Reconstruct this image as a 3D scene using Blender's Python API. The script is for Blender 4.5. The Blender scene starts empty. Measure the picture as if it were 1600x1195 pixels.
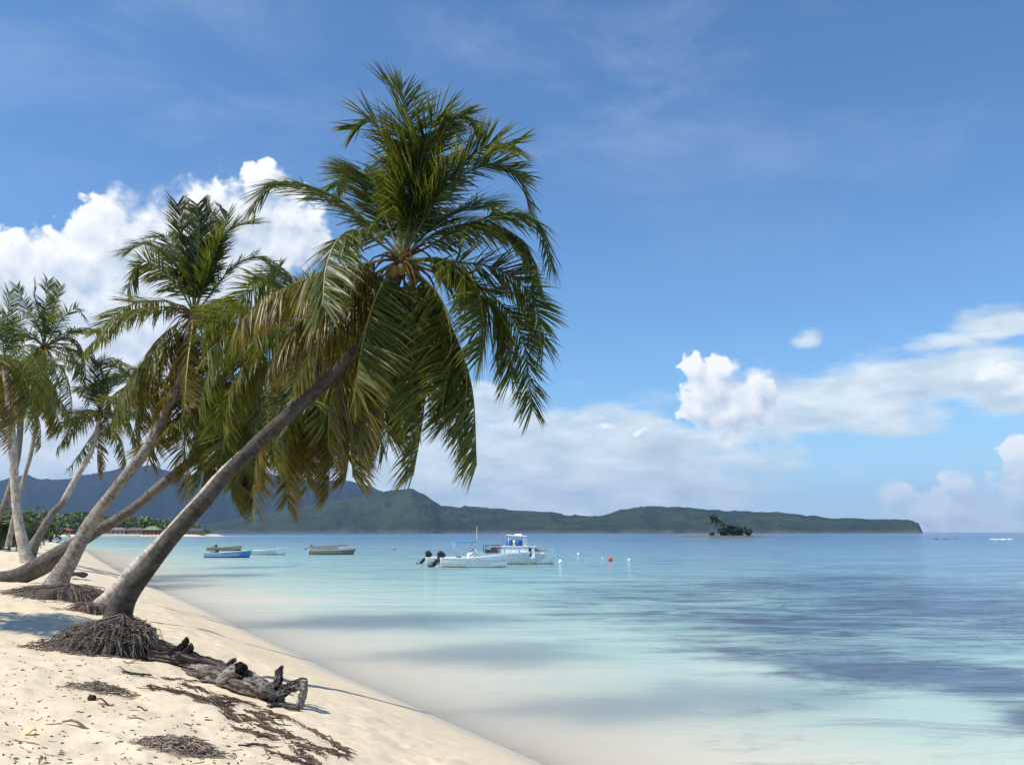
import bpy, math, random
import numpy as np
from mathutils import Vector, Matrix
R = math.radians
scn = bpy.context.scene
COL = scn.collection
# ---------------------------------------------------------------- camera
FPX, HORIZ, CAMZ = 1450.0, 831.0, 3.0
PITCH = math.atan((HORIZ - 597.5) / FPX)
cam_d = bpy.data.cameras.new("camera")
cam = bpy.data.objects.new("camera", cam_d)
COL.objects.link(cam)
cam.location = (0, 0, CAMZ)
cam.rotation_euler = (R(90) + PITCH, 0, 0)
cam_d.sensor_width = 36.0
cam_d.lens = FPX / 1600 * 36
cam_d.clip_start = 0.1
cam_d.clip_end = 60000
scn.camera = cam
# ---------------------------------------------------------------- colour management and sampling
scn.view_settings.view_transform = 'Standard'
scn.view_settings.look = 'None'
scn.view_settings.exposure = 0.45
scn.view_settings.gamma = 1.0
scn.render.engine = 'CYCLES'
scn.cycles.use_denoising = True
scn.cycles.max_bounces = 8
scn.cycles.transparent_max_bounces = 16
scn.cycles.volume_bounces = 0
# ---------------------------------------------------------------- sun
SUN_EL = R(54)
SUN_H = Vector((-1.0, -0.38, 0)).normalized()
SUN = Vector((SUN_H.x * math.cos(SUN_EL), SUN_H.y * math.cos(SUN_EL), math.sin(SUN_EL)))
sl = bpy.data.lights.new("sun", 'SUN')
sl.energy = 4.2
sl.angle = R(0.55)
sl.color = (1.0, 0.93, 0.82)
so = bpy.data.objects.new("sun", sl)
COL.objects.link(so)
so.rotation_euler = SUN.to_track_quat('Z', 'Y').to_euler()
so.location = (-40, -10, 60)

SP, CP = math.sin(PITCH), math.cos(PITCH)
def ray(px, py):
    a = (px - 800) / FPX; b = -(py - 597.5) / FPX
    return Vector((a, CP - b * SP, SP + b * CP))
def at(px, py, Y):
    d = ray(px, py)
    return Vector((0, 0, CAMZ)) + d * (Y / d.y)
def on_water(px, py):
    d = ray(px, py)
    return Vector((0, 0, CAMZ)) + d * (-CAMZ / d.z)
def sky_xy(px, py):
    d = ray(px, py).normalized()
    return (math.atan2(d.x, d.y) * 14.5, math.asin(d.z) * 14.5)

# ---------------------------------------------------------------- node helpers
class NT:
    def __init__(s, tree): s.t = tree; s.n = tree.nodes; s.l = tree.links
    def new(s, typ, **kw):
        n = s.n.new(typ)
        for k, v in kw.items(): setattr(n, k, v)
        return n
    def link(s, a, b): s.l.new(a, b)
    def put(s, sock, v):
        if hasattr(v, 'is_output'): s.l.new(v, sock)
        else: sock.default_value = v
    def math(s, op, a, b=0.0, c=None, clamp=False):
        n = s.new('ShaderNodeMath', operation=op, use_clamp=clamp)
        s.put(n.inputs[0], a); s.put(n.inputs[1], b)
        if c is not None: s.put(n.inputs[2], c)
        return n.outputs[0]
    def vmath(s, op, a, b=None, scale=None):
        n = s.new('ShaderNodeVectorMath', operation=op)
        s.put(n.inputs[0], a)
        if b is not None: s.put(n.inputs[1], b)
        if scale is not None: s.put(n.inputs['Scale'], scale)
        return n.outputs['Value'] if op in ('LENGTH', 'DOT_PRODUCT', 'DISTANCE') else n.outputs[0]
    def mix(s, f, a, b, blend='MIX'):
        n = s.new('ShaderNodeMix', data_type='RGBA', blend_type=blend)
        s.put(n.inputs[0], f)
        for sock, v in ((n.inputs[6], a), (n.inputs[7], b)):
            if isinstance(v, tuple) and len(v) == 3: v = v + (1,)
            s.put(sock, v)
        return n.outputs[2]
    def noise(s, vec, scale=1, detail=4, rough=0.5, dist=0.0, dim='3D'):
        n = s.new('ShaderNodeTexNoise', noise_dimensions=dim)
        if vec is not None: s.l.new(vec, n.inputs['Vector'])
        n.inputs['Scale'].default_value = scale; n.inputs['Detail'].default_value = detail
        n.inputs['Roughness'].default_value = rough; n.inputs['Distortion'].default_value = dist
        return n.outputs['Fac']
    def ramp(s, f, stops, interp='LINEAR'):
        n = s.new('ShaderNodeValToRGB')
        n.color_ramp.interpolation = interp
        e = n.color_ramp.elements
        while len(e) < len(stops): e.new(0.5)
        for el, (p, c) in zip(e, stops):
            el.position = p
            el.color = (c, c, c, 1) if not isinstance(c, tuple) else c + (1,)
        s.put(n.inputs[0], f)
        return n.outputs[0]
    def smooth(s, v, a, b):
        n = s.new('ShaderNodeMapRange', interpolation_type='SMOOTHSTEP')
        s.put(n.inputs['Value'], v)
        s.put(n.inputs['From Min'], a); s.put(n.inputs['From Max'], b)
        return n.outputs['Result']
    def attr(s, name):
        return s.new('ShaderNodeAttribute', attribute_name=name)
    def map(s, vec, scale=(1, 1, 1), rot=(0, 0, 0)):
        n = s.new('ShaderNodeMapping')
        s.l.new(vec, n.inputs[0])
        n.inputs['Scale'].default_value = scale; n.inputs['Rotation'].default_value = rot
        return n.outputs[0]
    def bump(s, h, strength=0.3, dist=0.05, normal=None):
        n = s.new('ShaderNodeBump')
        n.inputs['Strength'].default_value = strength; n.inputs['Distance'].default_value = dist
        s.l.new(h, n.inputs['Height'])
        if normal is not None: s.l.new(normal, n.inputs['Normal'])
        return n.outputs[0]

# ---------------------------------------------------------------- world: Nishita sky with clouds by direction
world = bpy.data.worlds.new("World")
scn.world = world
world.use_nodes = True
SKY_STRENGTH = 0.10

def cloud_group(name, blobs, warp_amt, warp_scale, nz_scale, nz_amt, rough, stretch, detail=8):
    g = bpy.data.node_groups.new(name, 'ShaderNodeTree')
    g.interface.new_socket('P', in_out='INPUT', socket_type='NodeSocketVector')
    g.interface.new_socket('D', in_out='OUTPUT', socket_type='NodeSocketFloat')
    k = NT(g)
    gi = k.new('NodeGroupInput'); go = k.new('NodeGroupOutput')
    P = gi.outputs[0]
    wn = k.new('ShaderNodeTexNoise', noise_dimensions='3D')
    k.link(k.map(P, stretch), wn.inputs['Vector'])
    wn.inputs['Scale'].default_value = warp_scale; wn.inputs['Detail'].default_value = 3
    w = k.vmath('SCALE', k.vmath('SUBTRACT', wn.outputs['Color'], (0.5, 0.5, 0.5)), scale=warp_amt)
    Pw = k.vmath('MULTIPLY', k.vmath('ADD', P, w), (1, 1, 0))
    cur = None
    PUFF = 0.42 if stretch[0] == 1 else 0.25
    for (px, py, rx, ry, h) in blobs:
        x, y = sky_xy(px, py)
        d = k.vmath('SUBTRACT', Pw, (x, y, 0))
        d = k.vmath('MULTIPLY', d, (100 / rx, 100 / ry, 0))
        v = k.math('SUBTRACT', h, k.vmath('LENGTH', d))
        cur = v if cur is None else k.math('SMOOTH_MAX', cur, v, 0.25)
    if stretch[0] == 1: cur = k.math('MULTIPLY', cur, 1.5)
    n1 = k.noise(k.map(P, stretch), nz_scale, detail, rough)
    n = k.math('MULTIPLY', k.math('SUBTRACT', n1, 0.5), nz_amt)
    vo = k.new('ShaderNodeTexVoronoi', feature='SMOOTH_F1', voronoi_dimensions='2D')
    k.link(k.map(Pw, stretch), vo.inputs['Vector'])
    vo.inputs['Scale'].default_value = nz_scale * 1.3
    vo.inputs['Smoothness'].default_value = 0.3
    puff = k.math('MULTIPLY', k.math('SUBTRACT', 0.4, vo.outputs['Distance']), nz_amt * PUFF)
    k.link(k.math('ADD', k.math('ADD', cur, n), puff), go.inputs[0])
    return g

CUM = [(10, 420, 110, 60, 1), (90, 440, 120, 60, 1), (230, 400, 90, 60, 1), (350, 350, 90, 60, 1), (-60, 470, 150, 90, 1), (40, 450, 120, 70, 1), (110, 420, 100, 66, 1), (190, 380, 85, 70, 1), (178, 335, 40, 40, 1),
       (262, 365, 90, 65, 1), (322, 325, 72, 52, 1), (395, 330, 70, 62, 1), (412, 285, 44, 36, 1), (455, 350, 62, 60, 1),
       (470, 385, 55, 48, 1), (150, 500, 190, 110, 1), (300, 440, 170, 100, 1), (120, 620, 220, 120, 1), (-200, 560, 200, 150, 1),
       (1084, 574, 26, 26, 1), (1128, 576, 30, 20, 1), (1110, 605, 50, 42, 1), (1185, 600, 32, 34, 1), (1150, 638, 66, 52, 1.05), (1095, 640, 42, 40, .9), (1150, 680, 50, 24, .7),
       (1550, 582, 40, 18, 1), (1625, 600, 60, 28, 1), (1495, 765, 34, 34, 1), (1490, 795, 50, 34, 1), (1400, 775, 32, 28, 1),
       (1610, 715, 40, 36, 1), (1600, 775, 70, 46, 1), (1430, 800, 60, 26, 1),
       (950, 669, 26, 10, .7), (1000, 676, 24, 7, .6)]
STR = [(1250, 530, 34, 26, .6), (1150, 640, 110, 70, .9), (860, 720, 330, 80, 1.2), (700, 720, 230, 110, 1.2), (900, 740, 240, 80, 1), (620, 690, 120, 90, 1), (780, 640, 70, 60, .8), (1000, 700, 170, 60, .9), (1060, 760, 130, 50, 1),
       (860, 800, 320, 40, 1), (1330, 640, 150, 50, 1), (1450, 600, 200, 62, 1), (1580, 610, 120, 40, 1), (1270, 660, 100, 28, 1), (1400, 580, 120, 30, .9),
       (1590, 505, 90, 24, .8), (1480, 530, 90, 20, .6), (60, 700, 260, 110, 1), (300, 690, 260, 110, 1), (1220, 640, 60, 60, .7), (1500, 810, 160, 30, .8),
       (1240, 815, 160, 20, .6), (130, 760, 200, 60, 1), (1090, 690, 120, 40, .8)]
gc = cloud_group('cumulus_density', CUM, 0.42, 2.4, 3.0, 1.35, 0.62, (1, 1, 1), 7)
gs = cloud_group('stratus_density', STR, 0.7, 0.9, 1.5, 1.75, 0.62, (0.55, 1.25, 1), 7)
W = NT(world.node_tree)
W.n.clear()
wo = W.new('ShaderNodeOutputWorld'); bg = W.new('ShaderNodeBackground')
W.link(bg.outputs[0], wo.inputs[0])
bg.inputs['Strength'].default_value = SKY_STRENGTH
sky = W.new('ShaderNodeTexSky', sky_type='NISHITA')
sky.sun_disc = False
sky.sun_elevation = SUN_EL
sky.sun_rotation = math.atan2(SUN_H.x, SUN_H.y)
sky.altitude = 0
sky.air_density = 1.0; sky.dust_density = 0.1; sky.ozone_density = 3.0
tc = W.new('ShaderNodeTexCoord')
sx = W.new('ShaderNodeSeparateXYZ'); W.link(tc.outputs['Generated'], sx.inputs[0])
az = W.math('MULTIPLY', W.math('ARCTAN2', sx.outputs[0], sx.outputs[1]), 14.5)
el = W.math('MULTIPLY', W.math('ARCSINE', sx.outputs[2]), 14.5)
cx = W.new('ShaderNodeCombineXYZ'); W.link(az, cx.inputs[0]); W.link(el, cx.inputs[1])
P = cx.outputs[0]
def dens(g, off):
    n = W.new('ShaderNodeGroup'); n.node_tree = g
    W.link(W.vmath('ADD', P, off) if off else P, n.inputs[0])
    return n.outputs[0]
Dc, Dc2 = dens(gc, None), dens(gc, (-0.10, 0.20, 0))
Ds = dens(gs, None)
Ds2 = W.math('SUBTRACT', Ds, W.math('MULTIPLY', W.math('SUBTRACT', W.noise(W.map(P, (0.8, 2.2, 1)), 1.3, 4, 0.55), 0.5), 2.2))
K = 1 / SKY_STRENGTH
def cloud_col(D, D2, base, gain, dark, light, deep):
    b = W.math('ADD', base, W.math('MULTIPLY', W.math('SUBTRACT', D, D2), gain))
    b = W.math('SUBTRACT', b, W.math('MULTIPLY', W.math('MAXIMUM', D, 0.0), deep), clamp=True)
    return W.mix(b, tuple(c * K for c in dark), tuple(c * K for c in light))
col = sky.outputs[0]
tint = W.new('ShaderNodeMix', data_type='RGBA', blend_type='MULTIPLY')
tint.inputs[0].default_value = 1.0
W.link(col, tint.inputs[6]); tint.inputs[7].default_value = (0.71, 0.96, 1.16, 1)
col = tint.outputs[2]
# bright air low over the horizon
col = W.mix(W.math('MULTIPLY', W.smooth(el, 2.2, -0.2), 0.62), col, (0.36 * K, 0.53 * K, 0.75 * K))
# thin high cirrus
ci = W.noise(W.map(P, (0.22, 0.6, 1), (0, 0, R(-14))), 1.0, 6, 0.62, 0.4)
ci = W.math('MULTIPLY', W.smooth(ci, 0.42, 0.85), W.smooth(el, 2.5, 7.5))
col = W.mix(W.math('MULTIPLY', ci, 0.22), col, (0.72 * K, 0.76 * K, 0.86 * K))
ms = W.math('MULTIPLY', W.smooth(Ds, -0.12, 0.5), 0.90)
col = W.mix(ms, col, cloud_col(Ds, Ds2, 0.55, 0.9, (0.37, 0.47, 0.55), (0.76, 0.81, 0.83), 0.08))
soft = W.math('ADD', 0.22, W.math('MULTIPLY', W.smooth(W.noise(W.map(P, (0.9, 1.2, 1)), 1.1, 4, 0.6), 0.42, 0.68), 1.3))
mc = W.smooth(Dc, -0.02, soft)
mc = W.math('MULTIPLY', mc, W.math('SUBTRACT', 0.97, W.math('MULTIPLY', W.smooth(el, 1.6, 0.1), 0.35)))
col = W.mix(mc, col, cloud_col(Dc, Dc2, 0.78, 0.62, (0.38, 0.46, 0.59), (0.80, 0.81, 0.82), 0.26))
W.link(col, bg.inputs['Color'])

# ---------------------------------------------------------------- mesh helpers
def tag(o, label=None, cat=None, group=None, kind=None):
    if label: o['label'] = label
    if cat: o['category'] = cat
    if group: o['group'] = group
    if kind: o['kind'] = kind
    return o
def empty(name, loc, label=None, cat=None, group=None, rz=0.0):
    o = bpy.data.objects.new(name, None)
    COL.objects.link(o)
    o.location = loc; o.rotation_euler = (0, 0, rz)
    o.empty_display_size = 0.2
    return tag(o, label, cat, group)
class MB:
    def __init__(s): s.v = []; s.f = []; s.c = []; s.n = 0; s.m = []
    def add(s, verts, faces, col=(1, 1, 1), mat=0):
        b = s.n
        s.v.extend(tuple(v) for v in verts)
        if isinstance(col, list): s.c.extend(col)
        else: s.c.extend([col] * len(verts))
        s.f.extend(tuple(i + b for i in f) for f in faces)
        s.m.extend([mat] * len(faces))
        s.n += len(verts)
    def box(s, c, sz, col=(1, 1, 1), rz=0.0, taper=1.0, ry=0.0, mat=0):
        hx, hy, hz = sz[0] / 2, sz[1] / 2, sz[2] / 2
        M = Matrix.Rotation(rz, 3, 'Z') @ Matrix.Rotation(ry, 3, 'Y')
        vs = []
        for z, t in ((-hz, 1), (hz, taper)):
            for x, y in ((-hx, -hy), (hx, -hy), (hx, hy), (-hx, hy)):
                vs.append(Vector(c) + M @ Vector((x * t, y * t, z)))
        s.add(vs, [(3, 2, 1, 0), (4, 5, 6, 7), (0, 1, 5, 4), (1, 2, 6, 5), (2, 3, 7, 6), (3, 0, 4, 7)], col, mat)
    def tube(s, pts, rad, sides=8, col=(1, 1, 1), cap=True, rfun=None, cfun=None):
        pts = [Vector(p) for p in pts]
        n = len(pts)
        if not hasattr(rad, '__len__'): rad = [rad] * n
        T = [(pts[min(i + 1, n - 1)] - pts[max(i - 1, 0)]).normalized() for i in range(n)]
        ref = Vector((0, 1, 0)) if abs(T[0].y) < 0.8 else Vector((1, 0, 0))
        A = (ref - T[0] * ref.dot(T[0])).normalized()
        vs = []; cs = []
        for i in range(n):
            A = (A - T[i] * A.dot(T[i])).normalized()
            B = T[i].cross(A)
            for j in range(sides):
                a = 2 * math.pi * j / sides
                r = rad[i] * (rfun(i / max(1, n - 1), a) if rfun else 1)
                vs.append(pts[i] + (A * math.cos(a) + B * math.sin(a)) * r)
                cs.append(cfun(i / max(1, n - 1), a) if cfun else col)
        fs = [(i * sides + j, i * sides + (j + 1) % sides, (i + 1) * sides + (j + 1) % sides, (i + 1) * sides + j)
              for i in range(n - 1) for j in range(sides)]
        if cap:
            fs.append(tuple(range(sides - 1, -1, -1)))
            fs.append(tuple((n - 1) * sides + j for j in range(sides)))
        s.add(vs, fs, cs)
    def ball(s, c, r, col=(1, 1, 1), seg=10, rings=7, sz=(1, 1, 1), jit=0.0, rng=None):
        vs = [Vector(c) + Vector((0, 0, r * sz[2]))]
        for i in range(1, rings):
            th = math.pi * i / rings
            for j in range(seg):
                ph = 2 * math.pi * j / seg
                k = 1 + (rng.uniform(-jit, jit) if rng else 0)
                vs.append(Vector(c) + Vector((math.sin(th) * math.cos(ph) * sz[0], math.sin(th) * math.sin(ph) * sz[1], math.cos(th) * sz[2])) * r * k)
        vs.append(Vector(c) - Vector((0, 0, r * sz[2])))
        fs = [(0, 1 + j, 1 + (j + 1) % seg) for j in range(seg)]
        for i in range(rings - 2):
            for j in range(seg):
                a = 1 + i * seg + j; b = 1 + i * seg + (j + 1) % seg
                fs.append((a, a + seg, b + seg, b))
        L = len(vs) - 1; o = 1 + (rings - 2) * seg
        fs += [(o + (j + 1) % seg, o + j, L) for j in range(seg)]
        s.add(vs, fs, col)
    def build(s, name, mat, parent=None, smooth=True):
        me = bpy.data.meshes.new(name)
        me.from_pydata(s.v, [], s.f)
        ca = me.color_attributes.new('Col', 'FLOAT_COLOR', 'POINT')
        arr = np.ones((len(s.v), 4), np.float32)
        if s.v: arr[:, :3] = np.array(s.c, np.float32)
        ca.data.foreach_set('color', arr.ravel())
        mats = mat if isinstance(mat, (list, tuple)) else [mat]
        for m in mats: me.materials.append(m)
        if len(mats) > 1: me.polygons.foreach_set('material_index', s.m)
        me.polygons.foreach_set('use_smooth', [smooth] * len(me.polygons))
        me.update()
        o = bpy.data.objects.new(name, me)
        COL.objects.link(o)
        if parent is not None: o.parent = parent
        return o
def spline(pts, n, rad=None):
    """Catmull-Rom through points (and radii); n samples evenly in parameter by chord length."""
    P_ = [Vector(p) for p in pts]
    P_ = [P_[0] * 2 - P_[1]] + P_ + [P_[-1] * 2 - P_[-2]]
    if rad is not None: rr = [rad[0]] + list(rad) + [rad[-1]]
    m = len(pts) - 1
    cl = [0]
    for i in range(m): cl.append(cl[-1] + max(1e-6, (P_[i + 2] - P_[i + 1]).length))
    out, ro = [], []
    for k in range(n):
        s = cl[-1] * k / (n - 1)
        i = 0
        while i < m - 1 and s > cl[i + 1]: i += 1
        t = (s - cl[i]) / (cl[i + 1] - cl[i])
        a, b, c, d = P_[i:i + 4]
        out.append(0.5 * ((2 * b) + (c - a) * t + (2 * a - 5 * b + 4 * c - d) * t * t + (3 * b - a - 3 * c + d) * t ** 3))
        if rad is not None: ro.append(rr[i + 1] + (rr[i + 2] - rr[i + 1]) * t)
    return (out, ro) if rad is not None else out
def _hash(ix, iy, seed):
    h = (ix.astype(np.int64) * 374761393 + iy.astype(np.int64) * 668265263 + seed * 1442695041) & 0x7fffffff
    h = ((h ^ (h >> 13)) * 1274126177) & 0x7fffffff
    return ((h ^ (h >> 16)) & 0xffff) / 65535.0
def vnoise(x, y, seed=0):
    ix, iy = np.floor(x), np.floor(y)
    fx, fy = x - ix, y - iy
    fx = fx * fx * (3 - 2 * fx); fy = fy * fy * (3 - 2 * fy)
    a, b = _hash(ix, iy, seed), _hash(ix + 1, iy, seed)
    c, d = _hash(ix, iy + 1, seed), _hash(ix + 1, iy + 1, seed)
    return (a + (b - a) * fx) * (1 - fy) + (c + (d - c) * fx) * fy
def fbm(x, y, oct=4, seed=0, gain=0.5):
    t = np.zeros_like(x, dtype=float); a = 1.0; tot = 0
    for o in range(oct):
        t += a * vnoise(x * 2 ** o + 17.3 * o, y * 2 ** o - 9.1 * o, seed + o); tot += a; a *= gain
    return t / tot
def sstep(a, b, x):
    t = np.clip((x - a) / (b - a), 0, 1)
    return t * t * (3 - 2 * t)

# ---------------------------------------------------------------- materials
def mat(name):
    m = bpy.data.materials.new(name); m.use_nodes = True
    k = NT(m.node_tree); k.n.clear()
    out = k.new('ShaderNodeOutputMaterial')
    return m, k, out
def principled(k, out, color, rough=0.6, normal=None, spec=0.5, metal=0.0):
    b = k.new('ShaderNodeBsdfPrincipled')
    if isinstance(color, tuple): color = color + (1,) if len(color) == 3 else color
    k.put(b.inputs['Base Color'], color); k.put(b.inputs['Roughness'], rough)
    b.inputs['Specular IOR Level'].default_value = spec
    b.inputs['Metallic'].default_value = metal
    if normal is not None: k.link(normal, b.inputs['Normal'])
    if out is not None: k.link(b.outputs[0], out.inputs[0])
    return b
def pos(k): return k.new('ShaderNodeNewGeometry').outputs['Position']

def m_leaf():
    m, k, out = mat('palm_leaf')
    c = k.attr('Col').outputs['Color']
    n = k.noise(k.map(pos(k), (9, 9, 9)), 1.0, 3)
    c = k.mix(1.0, c, k.ramp(n, [(0.3, 0.72), (0.7, 1.28)]), 'MULTIPLY')
    b = principled(k, None, c, 0.40, spec=0.34)
    t = k.new('ShaderNodeBsdfTranslucent')
    k.link(k.mix(1.0, c, (2.3, 2.1, 0.55), 'MULTIPLY'), t.inputs[0])
    mx = k.new('ShaderNodeMixShader'); mx.inputs[0].default_value = 0.36
    k.link(b.outputs[0], mx.inputs[1]); k.link(t.outputs[0], mx.inputs[2])
    k.link(mx.outputs[0], out.inputs[0])
    return m
def m_trunk():
    m, k, out = mat('palm_bark')
    a = k.attr('Col').outputs['Color']           # r = metres along the trunk, g = tone
    s = k.new('ShaderNodeSeparateColor'); k.link(a, s.inputs[0])
    p = pos(k)
    n = k.noise(p, 9.0, 5, 0.65)
    ln = k.math('ADD', s.outputs[0], k.math('MULTIPLY', k.noise(p, 3.0, 3), 0.22))
    w = k.math('SINE', k.math('MULTIPLY', ln, 2 * math.pi / 0.105))
    ring = k.math('MULTIPLY', k.smooth(w, 0.70, 1.0), k.smooth(k.noise(p, 2.3, 4, 0.7), 0.36, 0.66))
    blot = k.smooth(k.noise(p, 2.6, 6, 0.75), 0.48, 0.60)
    speck = k.smooth(k.noise(k.map(p, (1, 1, .6)), 22, 4, 0.75), 0.57, 0.70)
    c = k.mix(k.smooth(n, 0.3, 0.7), (0.13, 0.105, 0.085), (0.36, 0.315, 0.265))
    c = k.mix(k.math('MULTIPLY', blot, 0.55), c, (0.42, 0.39, 0.34))
    c = k.mix(k.math('MULTIPLY', ring, 0.5), c, (0.085, 0.068, 0.052))
    c = k.mix(k.math('MULTIPLY', speck, 0.75), c, (0.05, 0.042, 0.035))
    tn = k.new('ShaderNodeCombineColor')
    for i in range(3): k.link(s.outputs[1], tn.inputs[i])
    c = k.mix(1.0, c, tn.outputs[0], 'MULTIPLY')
    h = k.math('SUBTRACT', k.math('MULTIPLY', n, 0.6), k.math('MULTIPLY', ring, 0.7))
    h = k.math('SUBTRACT', h, k.math('MULTIPLY', speck, 0.4))
    principled(k, out, c, 0.85, k.bump(h, 0.7, 0.02), 0.25)
    return m
def m_vcol(name, rough=0.7, nscale=20, namp=0.35, bump=0.0, spec=0.4, bdist=0.01, stretch=(1, 1, 1)):
    m, k, out = mat(name)
    c = k.attr('Col').outputs['Color']
    n = k.noise(k.map(pos(k), stretch), nscale, 4, 0.6)
    c = k.mix(1.0, c, k.ramp(n, [(0.25, 1 - namp), (0.75, 1 + namp)]), 'MULTIPLY')
    principled(k, out, c, rough, k.bump(n, bump, bdist) if bump else None, spec)
    return m
LEAF = m_leaf(); BARK = m_trunk()
FIBRE = m_vcol('dry_fibre', 0.9, 30, 0.3, spec=0.15)
PAINT = m_vcol('boat_paint', 0.4, 3.5, 0.20)
RUBBER = m_vcol('black_plastic', 0.32, 8, 0.15)
CLOTH = m_vcol('canvas', 0.8, 6, 0.12, 0.1)
WALLM = m_vcol('painted_boards', 0.8, 0.8, 0.18)
FOLI = m_vcol('bush_leaves', 0.55, 0.7, 0.45, spec=0.25)
ROCKM = m_vcol('wet_rock', 0.6, 1.0, 0.4, 0.5)

def m_sand():
    m, k, out = mat('coral_sand')
    p = pos(k)
    z = k.new('ShaderNodeSeparateXYZ'); k.link(p, z.inputs[0])
    big = k.noise(p, 0.55, 4, 0.6); mid = k.noise(p, 4.5, 5, 0.65); fine = k.noise(p, 60, 3, 0.7)
    c = k.mix(big, (0.62, 0.515, 0.355), (0.72, 0.62, 0.455))
    c = k.mix(k.math('MULTIPLY', k.smooth(mid, 0.52, 0.78), 0.35), c, (0.48, 0.375, 0.26))
    c = k.mix(k.math('MULTIPLY', k.smooth(fine, 0.62, 0.74), 0.40), c, (0.30, 0.22, 0.15))
    wob = k.math('ADD', z.outputs[2], k.math('MULTIPLY', k.math('SUBTRACT', k.noise(p, 0.35, 4, 0.6), 0.5), 0.22))
    wet = k.smooth(wob, 0.17, 0.02)
    c = k.mix(wet, c, (0.56, 0.50, 0.395))
    far = k.smooth(z.outputs[1], 260.0, 420.0)
    c = k.mix(k.math('MULTIPLY', far, k.smooth(z.outputs[2], 1.2, 1.6)), c, (0.09, 0.12, 0.045))
    rough = k.math('SUBTRACT', 0.9, k.math('MULTIPLY', wet, 0.45))
    h = k.math('ADD', k.math('MULTIPLY', mid, 0.8), k.math('MULTIPLY', fine, 0.22))
    h = k.math('MULTIPLY', h, k.math('SUBTRACT', 1.0, k.math('MULTIPLY', wet, 0.92)))
    b = principled(k, out, c, rough, k.bump(h, 0.55, 0.035), 0.3)
    return m
def m_sea():
    m, k, out = mat('lagoon_water')
    p = pos(k)
    off = k.attr('off').outputs['Fac']           # metres from the waterline
    gr = k.attr('grass').outputs['Fac']          # sea-grass cover of the bed
    # ripples
    pr = k.map(p, (0.32, 1.0, 1), (0, 0, R(7)))
    r1 = k.noise(pr, 2.6, 3, 0.55, 0.4)
    r2 = k.noise(k.map(p, (0.22, 1.0, 1), (0, 0, R(-9))), 0.55, 4, 0.6, 0.3)
    r3 = k.noise(k.map(p, (0.12, 1.0, 1)), 0.05, 4, 0.6)
    gust = k.noise(k.map(p, (0.15, 1.0, 1)), 0.022, 4, 0.6)
    calm = k.smooth(off, 0.0, 26.0)
    h = k.math('ADD', k.math('MULTIPLY', r1, 0.085), k.math('MULTIPLY', r2, 0.27))
    h = k.math('ADD', h, k.math('MULTIPLY', k.noise(pr, 11.0, 2, 0.5), 0.014))
    h = k.math('MULTIPLY', h, k.math('ADD', 0.10, k.math('MULTIPLY', calm, 0.9)))
    nb = k.bump(h, 0.9, 1.0)
    # colour of the water over its bed
    wn = k.math('ADD', off, k.math('MULTIPLY', k.math('SUBTRACT', r3, 0.5), 14.0))
    dn = k.math('DIVIDE', wn, 400.0, clamp=True)
    c = k.ramp(dn, [(0.0, (0.70, 0.625, 0.48)), (0.006, (0.62, 0.60, 0.47)), (0.016, (0.43, 0.545, 0.465)), (0.038, (0.295, 0.46, 0.42)), (0.10, (0.21, 0.375, 0.41)),
                    (0.20, (0.15, 0.29, 0.38)), (0.45, (0.09, 0.20, 0.31)), (1.0, (0.06, 0.145, 0.26))])
    gn = k.noise(k.map(p, (0.45, 1.0, 1), (0, 0, R(6))), 0.75, 8, 0.74, 0.6)
    gb = k.noise(k.map(p, (0.5, 1.0, 1)), 0.11, 4, 0.6, 0.4)
    gv = k.math('ADD', k.math('MULTIPLY', k.math('SUBTRACT', gn, 0.5), 2.1), k.math('MULTIPLY', k.math('SUBTRACT', gb, 0.5), 1.1))
    gm = k.smooth(k.math('ADD', gr, gv), 0.12, 0.98)
    c = k.mix(k.math('MULTIPLY', gm, 0.86), c, k.mix(k.smooth(gn, 0.42, 0.62), (0.048, 0.085, 0.165), (0.020, 0.026, 0.078)))
    # dark bands painted into the colour for ripples tilted towards the viewer
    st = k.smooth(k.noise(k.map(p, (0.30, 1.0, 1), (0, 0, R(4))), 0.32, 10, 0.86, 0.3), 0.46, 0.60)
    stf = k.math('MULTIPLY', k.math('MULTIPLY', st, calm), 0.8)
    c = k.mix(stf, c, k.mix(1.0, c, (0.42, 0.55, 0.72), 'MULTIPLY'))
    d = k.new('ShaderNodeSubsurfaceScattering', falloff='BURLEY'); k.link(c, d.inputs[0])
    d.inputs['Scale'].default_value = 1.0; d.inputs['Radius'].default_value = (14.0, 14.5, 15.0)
    gl = k.new('ShaderNodeBsdfGlossy')
    gl.inputs['Roughness'].default_value = 0.07
    gl.inputs['Color'].default_value = (0.9, 0.95, 1, 1)
    k.link(nb, gl.inputs['Normal'])
    fr = k.new('ShaderNodeFresnel'); fr.inputs['IOR'].default_value = 1.33
    k.link(nb, fr.inputs['Normal'])
    f = k.math('MULTIPLY', fr.outputs[0], k.math('MULTIPLY', k.math('ADD', 0.55, k.math('MULTIPLY', gust, 0.4)), k.math('ADD', 0.58, k.math('MULTIPLY', k.smooth(off, 2.0, 50.0), 0.42))))
    f = k.math('MINIMUM', f, 0.62)
    mx = k.new('ShaderNodeMixShader')
    k.link(f, mx.inputs[0]); k.link(d.outputs[0], mx.inputs[1]); k.link(gl.outputs[0], mx.inputs[2])
    k.link(mx.outputs[0], out.inputs[0])
    return m
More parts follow.
